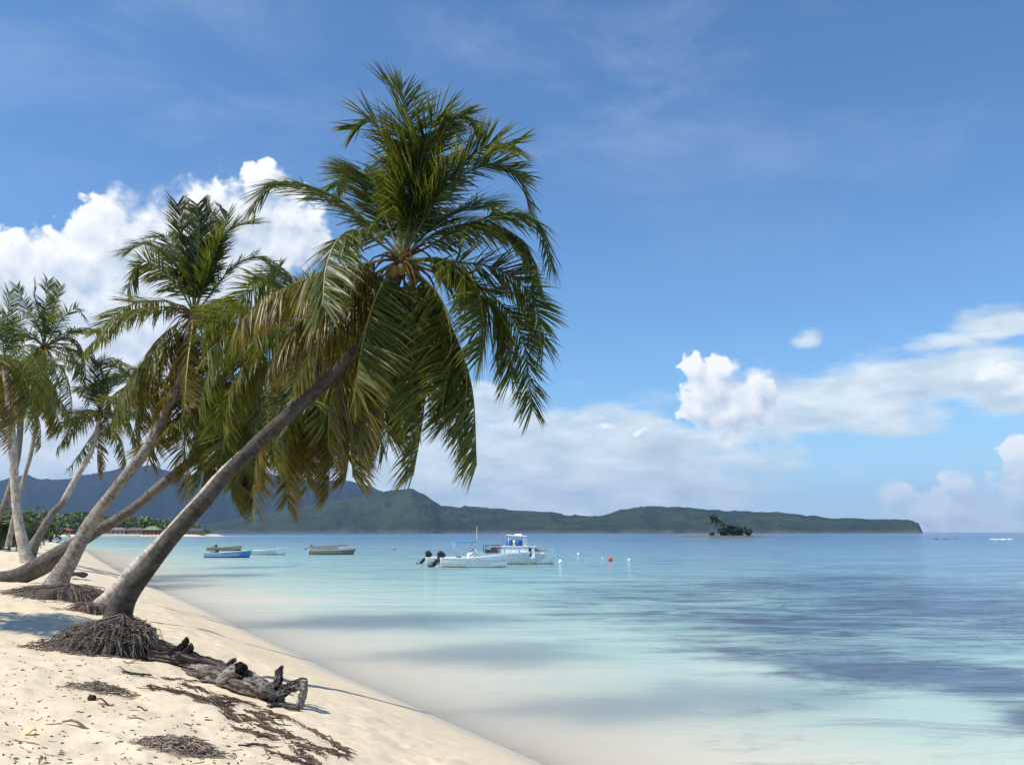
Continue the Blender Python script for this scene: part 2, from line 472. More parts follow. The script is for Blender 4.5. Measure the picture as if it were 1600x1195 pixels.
def m_forest(name, a, b, cc, rock=True):
    m, k, out = mat(name)
    p = pos(k)
    z = k.new('ShaderNodeSeparateXYZ'); k.link(p, z.inputs[0])
    n1 = k.noise(p, 0.006, 5, 0.6); n2 = k.noise(p, 0.06, 4, 0.65)
    c = k.mix(k.smooth(n1, 0.4, 0.62), a, b)
    c = k.mix(k.math('MULTIPLY', k.smooth(n2, 0.5, 0.7), 0.6), c, cc)
    if rock:
        hh = k.math('ADD', z.outputs[2], k.math('MULTIPLY', k.noise(p, 0.02, 4, 0.7), -16.0))
        c = k.mix(k.math('MULTIPLY', k.smooth(hh, 3.0, -4.0), 0.7), c, (0.10, 0.085, 0.08))
    principled(k, out, c, 0.95, k.bump(k.math('ADD', n2, n1), 1.0, 14.0), 0.05)
    return m
SAND = m_sand(); SEA = m_sea()
HILL = m_forest('hill_forest', (0.016, 0.030, 0.016), (0.036, 0.055, 0.023), (0.050, 0.068, 0.030))
MOUNT = m_forest('mountain_forest_shaded', (0.007, 0.013, 0.014), (0.012, 0.020, 0.016), (0.014, 0.024, 0.016), False)  # near-black greens: a cloud shadow over the mountain, painted into the forest colour

# ---------------------------------------------------------------- terrain: land outline, sand sheet, sea sheet
_shore_px = [(850, 1195), (700, 1128), (595, 1082), (520, 1050), (451, 1017), (382, 985), (312, 950), (240, 918), (185, 893), (150, 872), (128, 857)]
SH = [(on_water(*p).x, on_water(*p).y) for p in _shore_px]
LAND = [(60, -120), (14, -8), (8, 0), (5, 4), (2.9, 7.6)] + SH + [(-85, 172), (-120, 235), (-175, 330), (-250, 450), (-330, 560),
        (-330, 615), (-240, 640), (-215, 660), (-218, 720), (-300, 760), (-700, 900), (-4000, 1200), (-4000, -120)]
def land_dist(x, y):
    """signed distance to the waterline, positive on land"""
    x = np.asarray(x, float); y = np.asarray(y, float)
    best = np.full(x.shape, 1e12); ins = np.zeros(x.shape, bool)
    n = len(LAND)
    for i in range(n):
        ax, ay = LAND[i]; bx, by = LAND[(i + 1) % n]
        dx, dy = bx - ax, by - ay
        t = np.clip(((x - ax) * dx + (y - ay) * dy) / (dx * dx + dy * dy), 0, 1)
        best = np.minimum(best, (x - ax - t * dx) ** 2 + (y - ay - t * dy) ** 2)
        cr = ((ay > y) != (by > y))
        with np.errstate(divide='ignore', invalid='ignore'):
            xi = ax + (y - ay) * dx / (dy if dy != 0 else 1e-9)
        ins ^= cr & (x < xi)
    d = np.sqrt(best)
    return np.where(ins, d, -d)
def ground_z(x, y, rough=True):
    x = np.asarray(x, float); y = np.asarray(y, float)
    d = land_dist(x, y)
    z = np.where(d > 0, 1.7 * np.tanh(d / 5.5), np.maximum(-3.0, 0.075 * d))
    if rough:
        k = sstep(0.3, 2.5, d) * sstep(260, 90, np.hypot(x, y))
        z = z + k * ((fbm(x * 1.1, y * 1.1, 4, 3) - 0.5) * 0.16 + (fbm(x * 4.5, y * 4.5, 3, 9) - 0.5) * 0.055)
        z = z + sstep(0.0, 3, d) * (fbm(x * 0.25, y * 0.25, 2, 21) - 0.5) * 0.16
        # a low mound of sand held by the roots of the nearest palm
    return z
def gz(x, y): return float(ground_z(np.array([x]), np.array([y]))[0])
def ground_at(px, py):
    d = ray(px, py)
    t = np.linspace(3, 90, 3500) / d.y
    X, Y, Z = d.x * t, d.y * t, CAMZ + d.z * t
    g = ground_z(X, Y)
    i = int(np.argmax(Z <= g))
    if not (Z <= g).any(): return on_water(px, py)
    return Vector((X[i], Y[i], g[i]))
def sheet(name, rr, th, zf, mat_, attrs=None):
    RR, TH = np.meshgrid(rr, th, indexing='ij')
    X, Y = RR * np.sin(TH), RR * np.cos(TH)
    Z = zf(X, Y)
    nr, nt = RR.shape
    me = bpy.data.meshes.new(name)
    V = np.stack([X, Y, Z], -1).reshape(-1, 3)
    idx = np.arange(nr * nt).reshape(nr, nt)
    Fq = np.stack([idx[:-1, :-1], idx[1:, :-1], idx[1:, 1:], idx[:-1, 1:]], -1).reshape(-1, 4)[:, ::-1]
    me.vertices.add(len(V)); me.vertices.foreach_set('co', V.ravel())
    me.loops.add(Fq.size); me.loops.foreach_set('vertex_index', Fq.ravel())
    me.polygons.add(len(Fq)); me.polygons.foreach_set('loop_start', np.arange(len(Fq)) * 4)
    me.polygons.foreach_set('use_smooth', np.ones(len(Fq), bool))
    me.update(calc_edges=True)
    for an, fn in (attrs or {}).items():
        a = me.attributes.new(an, 'FLOAT', 'POINT')
        a.data.foreach_set('value', np.asarray(fn(X, Y), np.float32).ravel())
    me.materials.append(mat_)
    o = bpy.data.objects.new(name, me); COL.objects.link(o)
    return o
rr = np.concatenate([np.geomspace(1.0, 4.5, 25)[:-1], np.geomspace(4.5, 45, 420)[:-1], np.geomspace(45, 900, 160)[:-1], np.geomspace(900, 11500, 30)])
th = np.concatenate([np.linspace(-170, -36, 46)[:-1], np.linspace(-36, 36, 520)[:-1], np.linspace(36, 170, 40)]) * math.pi / 180
tag(sheet('beach_sand', rr, th, lambda x, y: ground_z(x, y), SAND), kind='structure')
# sea-grass beds on the sea floor, as (azimuth, distance) patches in the place itself
_gp = [(1440, 1045, 300, 30, 0.10, 1.05), (1620, 1110, 120, 26, 0.12, .9), (1230, 965, 420, 34, 0.05, .70), (1480, 945, 420, 55, 0.04, .7),
       (1000, 925, 260, 24, 0.03, .6), (1130, 1008, 170, 16, 0.09, .62), (1300, 905, 380, 18, 0.0, .6), (880, 950, 110, 12, 0.05, .5), (1540, 985, 200, 22, 0.05, .5)]
def grass(X, Y):
    Yc = np.maximum(Y, 1.0)
    U = 800 + FPX * X / Yc * 1.0
    V = HORIZ + CAMZ * FPX / Yc
    g = np.zeros_like(X)
    for (px, py, a, b, sl_, h) in _gp:
        q = ((U - px) / a) ** 2 + ((V - py - sl_ * (U - px)) / b) ** 2
        g = np.maximum(g, h * np.exp(-q * 1.1))
    g = g + 0.20 * sstep(860, 880, V) * sstep(980, 1250, U)
    # a clear sandy channel by the boats
    g = g * (1 - 0.95 * np.exp(-((V - 892) / 9.0) ** 2) * sstep(1330, 1080, U))
    return np.where(Y > 4, g, 0)
rs = np.concatenate([np.geomspace(3.0, 120, 300)[:-1], np.geomspace(120, 1200, 110)[:-1], np.geomspace(1200, 11500, 40)])
ths = np.concatenate([np.linspace(-150, -34, 40)[:-1], np.linspace(-34, 34, 420)[:-1], np.linspace(34, 150, 40)]) * math.pi / 180
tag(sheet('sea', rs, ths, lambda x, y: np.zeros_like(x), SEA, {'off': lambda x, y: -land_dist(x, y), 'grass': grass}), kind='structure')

# ---------------------------------------------------------------- far hills
def range_mesh(name, prof, D_shore, D_ridge, D_back, mat_, step=3.0, rows=46, amp=1.0, seed=1, pw=0.75):
    px = np.arange(prof[0][0], prof[-1][0] + step, step)
    top = np.interp(px, [p[0] for p in prof], [p[1] for p in prof])
    v = np.concatenate([np.linspace(0, 1, rows), np.linspace(1, 0, 8)[1:] + 1e-9])
    isb = np.concatenate([np.zeros(rows, bool), np.ones(7, bool)])
    PX, T = np.meshgrid(px, v, indexing='ij')
    _, B = np.meshgrid(px, isb, indexing='ij')
    D = np.where(B, D_ridge + (1 - T) * (D_back - D_ridge), D_shore + T * (D_ridge - D_shore))
    D = D + (fbm(PX * 0.012, PX * 0 + 3, 3, seed) - 0.5) * 500 * (1 - np.where(B, 0, T))
    X = (PX - 800) / FPX * D
    hr = np.interp(PX, px, (HORIZ - top) / FPX * D_ridge + CAMZ)
    gul = fbm(PX * 0.028, T * 1.6, 4, seed + 5) - 0.5
    H = hr * np.power(T, pw) * (1 + gul * 0.75 * amp * np.sin(np.pi * np.clip(T, 0, 1)) * ~B)
    H = H + (fbm(X * 0.03, D * 0.03, 3, seed + 8) - 0.5) * 13 * np.clip(T * 6, 0, 1) - 2.0 * (T < 1e-3)
    H = np.minimum(H, hr * (0.25 + 0.75 * D / D_ridge) + 7)
    n, r = PX.shape
    V = np.stack([X, D, H], -1).reshape(-1, 3)
    idx = np.arange(n * r).reshape(n, r)
    F = np.stack([idx[:-1, :-1], idx[1:, :-1], idx[1:, 1:], idx[:-1, 1:]], -1).reshape(-1, 4)
    me = bpy.data.meshes.new(name)
    me.from_pydata(V.tolist(), [], F.tolist())
    me.polygons.foreach_set('use_smooth', [True] * len(F))
    me.materials.append(mat_)
    o = bpy.data.objects.new(name, me); COL.objects.link(o)
    return tag(o, kind='structure')
range_mesh('mountain', [(-700, 800), (-400, 770), (-150, 760), (0, 752), (45, 743), (62, 749), (95, 751), (110, 749), (130, 744), (170, 737), (205, 730), (240, 728), (262, 737),
            (300, 744), (340, 735), (385, 728), (430, 744), (480, 752), (530, 752), (565, 755), (590, 766), (650, 790), (720, 815), (780, 832)],
           4000, 5200, 6200, MOUNT, 3.0, 40, 0.9, 4)
range_mesh('hills', [(250, 829), (330, 818), (400, 806), (460, 796), (520, 786), (570, 776), (600, 769), (625, 765), (645, 766), (665, 775), (690, 790), (720, 792), (760, 794), (800, 796), (850, 801), (920, 808),
            (945, 806), (970, 798), (1000, 793), (1060, 792), (1100, 795), (1125, 799), (1200, 801), (1250, 805), (1300, 811), (1330, 810), (1365, 813), (1400, 812), (1418, 814), (1428, 818), (1432, 829), (1433, 833)],
           2750, 3400, 4000, HILL, 2.0, 46, 1.0, 11)

# ---------------------------------------------------------------- palms
G_Y = (0.036, 0.066, 0.014); G_M = (0.078, 0.102, 0.015); G_O = (0.165, 0.128, 0.022); BRN = (0.135, 0.075, 0.028); GLD = (0.40, 0.32, 0.05)
def lerp(a, b, t): return tuple(x + (y - x) * t for x, y in zip(a, b))
def tone(age):
    if age < 0.5: return lerp(G_Y, G_M, age * 2)
    if age < 0.8: return lerp(G_M, G_O, (age - .5) / .3)
    return lerp(G_O, BRN, min(1, (age - .8) / .2))
def make_frond(parent, pts, leafL, n, age, rng, wid=0.026, rach=0.022, twist=0.0, origin=Vector((0, 0, 0)), label=None):
    path = spline(pts, 26)
    base, tip = path[0], path[-1]
    cen = sum(path, Vector()) / len(path)
    h = Vector((tip.x - base.x, tip.y - base.y, 0)) * 0.5 + Vector((cen.x - base.x, cen.y - base.y, 0))
    if h.length < 0.15: h = Vector((rng.uniform(-1, 1), rng.uniform(-1, 1), 0))
    h.normalize()
    S0 = h.cross(Vector((0, 0, 1))).normalized()
    mb = MB()
    loc = [p - origin for p in path]
    green = tone(age); rc = lerp((0.13, 0.16, 0.03), GLD, min(1, max(0, (age - .25) * 2)))
    mb.tube(loc, [rach * (1.25 - 1.1 * (i / 25)) for i in range(26)], 5, cap=False, cfun=lambda t, a: lerp(rc, green, max(0, t - .5)))
    g = 0.05 + 0.24 * age + rng.uniform(-.03, .05)
    V0 = R(max(-52, 34 - 150 * age) + rng.uniform(-10, 10)); gs_ = rng.uniform(0, 90)
    for side in (-1, 1):
        for i in range(n):
            t = 0.16 + 0.835 * (i + rng.uniform(-.3, .3)) / n
            f = t * 25; j = min(24, max(0, int(f))); u = f - j
            nz = float(vnoise(np.array([i * .17 + gs_]), np.array([side * 3.7 + gs_]), 6)[0])
            if nz < .24 and rng.random() < .7: continue
            p = loc[j].lerp(loc[j + 1], u)
            T = (path[min(25, j + 2)] - path[max(0, j - 1)]).normalized()
            S = S0 - T * S0.dot(T)
            if S.length < 0.15: S = T.cross(Vector((0, 0, 1)))
            S.normalize()
            N = S.cross(T)
            tw = twist * t
            S, N = S * math.cos(tw) + N * math.sin(tw), N * math.cos(tw) - S * math.sin(tw)
            prof = min(1, max(.05, (t - .09) / .20)) ** .6 * (1 - max(0, t - .55) / .45 * .42)
            L = leafL * prof * rng.uniform(.82, 1.1)
            A = R(74 - 34 * t + rng.uniform(-8, 8) + 34 * (nz - .5))
            v = V0 + R(rng.uniform(-12, 12) + 30 * (nz - .5))
            d = (S * side * math.cos(v) + N * math.sin(v)) * math.sin(A) + T * math.cos(A)
            Wd = (T - d * T.dot(d))
            if Wd.length < .05: Wd = N.copy()
            Wd.normalize()
            Wd = (Wd + N * rng.uniform(-.55, .55) + S * rng.uniform(-.2, .2)).normalized()
            w = wid * (0.75 + .4 * prof) * rng.uniform(.85, 1.15)
            vs = []; q = p.copy(); dd = d.copy(); gg = g * rng.uniform(.7, 1.35)
            tc_ = lerp(green, BRN if age > .55 else GLD, (0.75 if age > .55 else 0.18) * rng.uniform(.4, 1.1))
            sh = rng.uniform(.6, 1.35)
            cs = []
            for s_ in range(3):
                ww = w * (0.55, 1.0, 0.72)[s_] * .5
                vs += [q - Wd * ww, q + Wd * ww]
                c = tuple(x * sh for x in lerp(green, tc_, (0, .25, .65)[s_]))
                cs += [c, c]
                q = q + dd * (L / 3)
                dd = (dd + Vector((0, 0, -1)) * gg * (.55 + .45 * s_)).normalized()
            vs.append(q); cs.append(tuple(x * sh for x in tc_))
            mb.add(vs, [(0, 1, 3, 2), (2, 3, 5, 4), (4, 5, 6)], cs)
    o = mb.build('frond', LEAF, parent, smooth=False)
    if label: o['label'] = label
    return o
def free_frond(c, azm, elv, L, droop, rng):
    h = Vector((math.cos(azm), math.sin(azm), 0)); p = Vector(c); out = [p.copy()]
    e = elv; nseg = 6
    for i in range(nseg):
        p = p + (h * math.cos(e) + Vector((0, 0, 1)) * math.sin(e)) * (L / nseg)
        out.append(p.copy())
        e -= droop / nseg * (0.5 + i / nseg * 1.2)
    return out
def img_frond(c, pxs, Y, L, sgn):
    """control points seen from the shore line's viewpoint, given real depth so that the frond has its full length"""
    P0 = [at(px, py, Y) for px, py in pxs]
    P0 = [Vector(c)] + P0
    pl = sum((P0[i + 1] - P0[i]).length for i in range(len(P0) - 1))
    ext = math.sqrt(max(0.05, L * L - pl * pl)) if L > pl else 0.25
    out = [P0[0]]; acc = 0
    for i in range(1, len(P0)):
        acc += (P0[i] - P0[i - 1]).length
        dy = sgn * ext * (acc / pl) * 0.85
        px, py = pxs[i - 1]
        out.append(at(px, py, Y + dy))
    return out
def trunk(parent, wpts, rads, origin, tone_=1.0, sides=20, lump=0.05, n=150, tones=None):
    wpts = [wpts[0] + (wpts[0] - wpts[1]).normalized() * .22 - Vector((0, 0, .12))] + list(wpts); rads = [rads[0] * 1.12] + list(rads)
    path, rd = spline(wpts, n, rads)
    L = [0]
    for i in range(1, n): L.append(L[-1] + (path[i] - path[i - 1]).length)
    rng = random.Random(int(abs(wpts[0][0]) * 991) + 5)
    ph = [rng.uniform(0, 6.28) for _ in range(6)]
    def rf(t, a):
        l = t * L[-1]
        r = 1 + lump * (math.sin(2 * a + ph[0] + l * 1.1) * .5 + math.sin(3 * a + ph[1] - l * 2.3) * .35 + math.sin(5 * a + ph[2] + l * 4.1) * .22)
        r += 0.014 * max(0, math.sin(l * 2 * math.pi / 0.105 + .6 * math.sin(a + ph[3]))) + 0.03 * math.sin(l * 3.1 + ph[4])
        return r
    mb = MB()
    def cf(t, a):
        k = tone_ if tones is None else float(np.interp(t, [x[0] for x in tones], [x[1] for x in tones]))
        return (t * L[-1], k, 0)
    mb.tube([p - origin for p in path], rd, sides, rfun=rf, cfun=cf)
    return mb.build('trunk', BARK, parent)
def heart(parent, c, origin, s, rng, nuts=5):
    """fibre sheaths and the old flower stalks round the bud"""
    mb = MB()
    for i in range(26):
        a = rng.uniform(0, 6.28); e = rng.uniform(-.9, .7)
        d = Vector((math.cos(a) * math.cos(e), math.sin(a) * math.cos(e), math.sin(e)))
        p0 = Vector(c) - origin + d * .04 * s
        p1 = p0 + d * rng.uniform(.25, .5) * s
        p2 = p1 + (d + Vector((0, 0, -1.2))).normalized() * rng.uniform(.15, .5) * s
        col = lerp((.055, .03, .016), (.17, .095, .04), rng.random() ** 1.5)
        mb.tube(spline([p0, p1, p2], 6), [.03 * s, .028 * s, .02 * s, .014 * s, .01 * s, .004 * s], 5, col)
    for i in range(60):
        a = rng.uniform(0, 6.28); z = rng.uniform(-.35, .25) * s
        p0 = Vector(c) - origin + Vector((math.cos(a) * .12 * s, math.sin(a) * .12 * s, z))
        p1 = p0 + Vector((rng.uniform(-.2, .2), rng.uniform(-.2, .2), rng.uniform(-.3, .1))) * s
        mb.tube([p0, (p0 + p1) / 2 + Vector((0, 0, .05 * s)), p1], [.008 * s, .006 * s, .002 * s], 3, lerp((.12, .06, .03), (.25, .13, .06), rng.random()))
    mb.build('fibre_sheath', FIBRE, parent)
    for i in range(nuts):
        a = rng.uniform(0, 6.28)
        m2 = MB()
        m2.ball(Vector(c) - origin + Vector((math.cos(a) * .2 * s, math.sin(a) * .2 * s, rng.uniform(-.34, -.1) * s)), .085 * s, lerp((.10, .11, .03), (.22, .15, .05), rng.random()), 9, 7, (1, 1, 1.25))
        m2.build('coconut', FIBRE, parent)
def root_mass(parent, c, origin, rx, ry, h, rng, n=1800, lean=(0, 0)):
    mb = MB()
    # solid core, then a thatch of thin roots
    seg = 40
    for i in range(n):
        a = rng.uniform(0, 6.283)
        k = rng.uniform(.0, 1.0) ** .7
        r0 = rng.uniform(.02, .42); top = h * (1.06 - r0 * .9) * rng.uniform(.75, 1.1)
        r1 = r0 + k * (1.12 - r0) * rng.uniform(.4, 1.22) * (.72 + .55 * float(vnoise(np.array([a * 2.2]), np.array([rx * 7.0]), 2)[0])); 
        p0 = Vector((math.cos(a) * rx * r0 + lean[0] * (1 - r0), math.sin(a) * ry * r0 + lean[1], top))
        a2 = a + rng.gauss(0, .24)
        p2 = Vector((math.cos(a2) * rx * r1, math.sin(a2) * ry * r1, 0))
        p2w = c + p2
        p2.z = gz(p2w.x, p2w.y) - c.z - .015 if i % 2 == 0 else max(gz(p2w.x, p2w.y) - c.z, top * rng.uniform(.0, .45) * (1.05 - r1))
        p1 = p0.lerp(p2, .58); p1.z = p2.z + (p0.z - p2.z) * rng.uniform(.55, .86); p1.x += rng.gauss(0, .06); p1.y += rng.gauss(0, .06)
        col = lerp((.055, .045, .038), (.40, .335, .275), rng.random() ** 1.5)
        r = rng.uniform(.003, .009)
        mb.tube([c - origin + p0, c - origin + p1, c - origin + p2], [r, r * .9, r * .4], 4, col, cap=False)
    vs = []; fs = []; rings = 7
    for i in range(rings + 1):
        t = i / rings
        for j in range(seg):
            a = 2 * math.pi * j / seg
            k = (1 - .78 * t) * (1 + .10 * math.sin(3 * a + 1) + .07 * math.sin(7 * a))
            x, y = math.cos(a) * rx * .86 * k + lean[0] * t, math.sin(a) * ry * .86 * k + lean[1] * t
            z = h * .86 * math.sqrt(1 - (1 - t) ** 2) if t > 0 else gz(c.x + x, c.y + y) - c.z - .06
            vs.append(c - origin + Vector((x, y, z)))
    for i in range(rings):
        for j in range(seg):
            fs.append((i * seg + j, i * seg + (j + 1) % seg, (i + 1) * seg + (j + 1) % seg, (i + 1) * seg + j))
    fs.append(tuple(rings * seg + j for j in range(seg)))
    for i in range(n // 2):                 # loose broken fibres, tangled over the mound and out on the sand
        a = rng.uniform(0, 6.283); q = rng.uniform(.25, 1.0) if i % 3 else rng.uniform(.9, 1.55)
        x, y = math.cos(a) * rx * q + lean[0] * max(0, 1 - q), math.sin(a) * ry * q
        g0 = gz(c.x + x, c.y + y) - c.z
        z = max(g0 + .01, h * .9 * math.sqrt(max(0, 1 - q * q))) + rng.uniform(-.02, .05)
        if q > .95: z = g0 + .012
        b = rng.uniform(0, 6.283); L = rng.uniform(.05, .22)
        dv = Vector((math.cos(b), math.sin(b), rng.uniform(-.5, .4) if q < .95 else 0)) * L
        p = c - origin + Vector((x, y, z))
        r = rng.uniform(.003, .008)
        mb.tube([p - dv * .5, p + Vector((rng.gauss(0, .02), rng.gauss(0, .02), .015)), p + dv * .5], [r, r, r * .4], 4, lerp((.045, .036, .03), (.33, .27, .215), rng.random() ** 1.6), cap=False)
    mb.add(vs, fs, (.10, .08, .066))
    o = mb.build('root_mass', FIBRE, parent)
    return o

def palm(label, tp, Ys, base_py=None, leafL=0.6, fr_img=(), fr_free=(), Lf=3.0, n=92, wid=.026, rach=.022, seed=1, tone_=1.0, scale=1.0, nuts=4, tones=None, origin=None, sides=20, tn=150, fib=True, group='coconut palms leaning over the beach'):
    """tp: trunk as (px, py, radius px); Ys: depth at its foot and at its crown"""
    rng = random.Random(seed)
    m = len(tp)
    w = []; rd = []
    acc = [0]
    for i in range(1, m): acc.append(acc[-1] + math.hypot(tp[i][0] - tp[i - 1][0], tp[i][1] - tp[i - 1][1]))
    for i, (px, py, r) in enumerate(tp):
        Y = Ys[0] + (Ys[1] - Ys[0]) * acc[i] / acc[-1]
        w.append(at(px, py, Y)); rd.append(r / FPX * Y)
    origin = w[0].copy()
    origin.z = gz(origin.x, origin.y)
    root = empty('palm_tree', origin, label, 'palm tree', group)
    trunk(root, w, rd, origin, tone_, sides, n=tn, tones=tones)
    c = w[-1]
    if fib: heart(root, c, origin, scale, rng, nuts)
    for spec in fr_img:
        pxs, sgn, age = spec[:3]
        LL = Lf * (spec[3] if len(spec) > 3 else 1.0)
        make_frond(root, img_frond(c, pxs, Ys[1], LL, sgn), leafL * rng.uniform(.9, 1.1), n, age, rng, wid, rach, rng.uniform(-.7, .7), origin)
    for (azm, elv, droop, age, kl) in fr_free:
        make_frond(root, free_frond(c, R(azm), R(elv), Lf * kl, R(droop), rng), leafL * rng.uniform(.9, 1.1), n, age, rng, wid, rach, rng.uniform(-.6, .6), origin)
    return root, c, origin, rng
def ring_of(rng, n, el_lo, el_hi, age_lo, age_hi, drp=(60, 120), sect=(0, 360), kl=(.85, 1.05)):
    out = []
    for i in range(n):
        a = sect[0] + (sect[1] - sect[0]) * (i + rng.uniform(.2, .8)) / n
        t = rng.random()
        out.append((a, el_hi + (el_lo - el_hi) * t, rng.uniform(*drp), age_lo + (age_hi - age_lo) * t, rng.uniform(*kl)))
    return out

# --- the big palm in front
b1 = ground_at(172, 1018)
Y1 = b1.y
F1 = [([(650, 425), (690, 470), (705, 540), (690, 640)], -.9, .5), ([(655, 430), (700, 500), (728, 580), (722, 680)], -.5, .48), ([(670, 415), (735, 440), (785, 500), (800, 590)], -.7, .38), ([(625, 440), (590, 520), (545, 600), (530, 700)], .5, .6), ([(690, 360), (760, 350), (820, 380), (846, 450)], .7, .3), 
      ([(615, 273), (604, 225), (578, 186), (548, 205)], .3, .15), ([(640, 351), (637, 190), (622, 145), (596, 128)], .6, .12),
      ([(650, 290), (668, 214), (690, 181), (712, 206)], -.8, .12), ([(655, 280), (690, 200), (722, 180), (745, 196)], .8, .30),
      ([(648, 300), (657, 222), (640, 260), (621, 331)], -1, .25, .95),
      ([(668, 335), (706, 286), (765, 256), (810, 275), (827, 318)], -.4, .22), ([(665, 325), (726, 253), (770, 225), (806, 228)], .9, .18),
      ([(680, 352), (730, 325), (760, 318), (780, 340)], 1, .2, .9), ([(660, 390), (739, 347), (800, 333), (842, 350), (863, 412)], -.5, .35),
      ([(650, 405), (690, 405), (735, 432), (755, 498), (752, 565)], -1, .45), ([(680, 408), (770, 418), (828, 460), (850, 540)], .5, .3),
      ([(690, 430), (760, 455), (814, 523), (832, 642)], .9, .3), ([(660, 440), (712, 530), (738, 611), (745, 728)], .7, .52),
      ([(640, 430), (652, 490), (643, 570), (648, 655)], -1, .5), ([(612, 420), (585, 470), (566, 540), (556, 610)], -1, .55), 
      ([(645, 440), (668, 530), (662, 640), (646, 744)], .4, .5),
      ([(612, 440), (570, 545), (548, 650), (551, 746)], -.6, .62), ([(620, 440), (600, 530), (575, 600), (560, 690)], -1, .58),
      ([(600, 372), (537, 316), (478, 289), (429, 286), (395, 320)], -.3, .25), ([(606, 350), (585, 285), (552, 268), (519, 298)], .7, .2),
      ([(600, 385), (560, 360), (530, 372), (510, 416), (504, 478)], -1, .42), ([(590, 408), (498, 430), (420, 462), (370, 506)], -.5, .66, 1.1),
      ([(590, 425), (510, 475), (450, 520), (418, 572)], -.8, .62), ([(600, 430), (540, 495), (490, 545), (458, 600)], .6, .58),
      ([(610, 440), (560, 520), (520, 610), (512, 700)], .7, .66), ([(632, 440), (690, 500), (712, 580), (700, 660)], 1, .45),
      ([(622, 440), (612, 520), (600, 610), (606, 680)], .9, .6), 
      ([(615, 350), (590, 300), (560, 262), (530, 280)], 1, .2)]
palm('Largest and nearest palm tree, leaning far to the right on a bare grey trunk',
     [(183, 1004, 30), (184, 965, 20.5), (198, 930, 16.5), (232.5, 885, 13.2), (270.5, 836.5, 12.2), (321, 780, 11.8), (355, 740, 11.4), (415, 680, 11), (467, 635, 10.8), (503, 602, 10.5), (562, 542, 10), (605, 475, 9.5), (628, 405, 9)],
     (Y1, Y1 + .3), leafL=1.06, fr_img=F1, wid=.026, Lf=3.0, n=165, seed=11, nuts=6, tones=[(0, .24), (.3, .21), (1, .28)])  # low tones: shade from neighbouring crowns is painted into this bark
root1 = [o for o in bpy.data.objects if o.name == 'palm_tree'][0]
rng = random.Random(5)
c1 = ground_at(140, 1022); c1.y += .55; c1.z = gz(c1.x, c1.y)
root_mass(root1, c1, root1.location.copy(), .80, .64, .52, rng, 3600, (.24, 0))

# --- the slimmer trunk right behind it, its sunlight painted as a paler tone
b1b = ground_at(150, 958)
rngb = random.Random(21)
palm('Palm with a pale sunlit trunk just behind the largest palm, crown half hidden',
     [(148, 958, 15), (160, 943, 12), (178, 925, 9.6), (212, 885, 8.6), (260, 836, 8.2), (311, 780, 8), (346, 741, 8), (400, 692, 8), (455, 640, 8), (482, 585, 8), (486, 525, 7.5)],
     (b1b.y, b1b.y + .5), leafL=1.0, wid=.029, Lf=3.3, n=125, seed=22, tone_=1.5,
     fr_img=[([(455, 470), (430, 440), (400, 448), (360, 480)], .6, .3), ([(470, 460), (450, 425), (425, 425), (405, 445)], .9, .3), ([(440, 540), (420, 640), (400, 720), (396, 796)], -.4, .78),
             ([(462, 560), (455, 650), (448, 730), (449, 795)], .5, .82), ([(480, 560), (505, 640), (515, 710), (513, 780)], -.5, .62), ([(490, 550), (530, 630), (545, 700), (540, 752)], .7, .7),
             ([(440, 530), (390, 560), (360, 610), (350, 690)], -.7, .55), ([(430, 510), (370, 520), (330, 570), (310, 640)], .8, .5), ([(500, 520), (540, 550), (575, 610), (590, 690)], .8, .6),
             ([(470, 470), (480, 440), (500, 430), (525, 450)], .8, .3), ([(460, 560), (435, 620), (470, 690), (480, 755)], -.8, .7)],
     fr_free=ring_of(rngb, 9, -20, 40, .3, .6) + ring_of(rngb, 20, -75, -20, .32, .66, (20, 60)))
rtb = [o for o in bpy.data.objects if o.name == 'palm_tree.001'][0]
cb_ = Vector((b1b.x - .1, b1b.y + .1, 0)); cb_.z = gz(cb_.x, cb_.y)
root_mass(rtb, cb_, rtb.location.copy(), .62, .5, .26, random.Random(28), 700, (.05, 0))
# --- the second large palm
b2 = ground_at(92, 922)
F2 = [([(300, 440), (289, 380), (282, 345), (277, 318)], .2, .1), ([(306, 430), (311, 380), (311, 345), (308, 318)], -.2, .08), ([(318, 450), (341, 381), (368, 354), (401, 348)], -.6, .25),
      ([(325, 465), (361, 420), (404, 401), (438, 426)], .5, .3), ([(318, 440), (340, 390), (352, 352), (356, 330)], .6, .15), ([(290, 450), (269, 404), (231, 381), (193, 395)], .5, .25),
      ([(286, 460), (254, 424), (222, 410), (198, 450)], -.7, .35), ([(285, 482), (245, 480), (188, 492), (132, 548)], -.3, .48), ([(288, 480), (250, 470), (200, 478), (150, 520)], .8, .35),
      ([(280, 515), (245, 546), (202, 592), (172, 668)], -.5, .55), ([(300, 515), (293, 570), (289, 624)], -1, .72), ([(322, 478), (352, 466), (368, 490)], -1, .4),
      ([(315, 520), (330, 590), (325, 680), (312, 760)], -.4, .6), ([(325, 515), (360, 570), (375, 640), (370, 710)], .5, .55), ([(305, 520), (290, 600), (288, 690), (300, 770)], .6, .62),
      ([(296, 520), (262, 590), (245, 660), (232, 720)], .4, .66), ([(330, 505), (380, 545), (405, 610), (412, 680)], .3, .5), ([(290, 510), (250, 560), (222, 620), (205, 690)], .7, .6),
      ([(310, 430), (330, 380), (325, 340), (318, 330)], .9, .1), ([(298, 440), (280, 400), (262, 370), (240, 372)], .9, .2)]
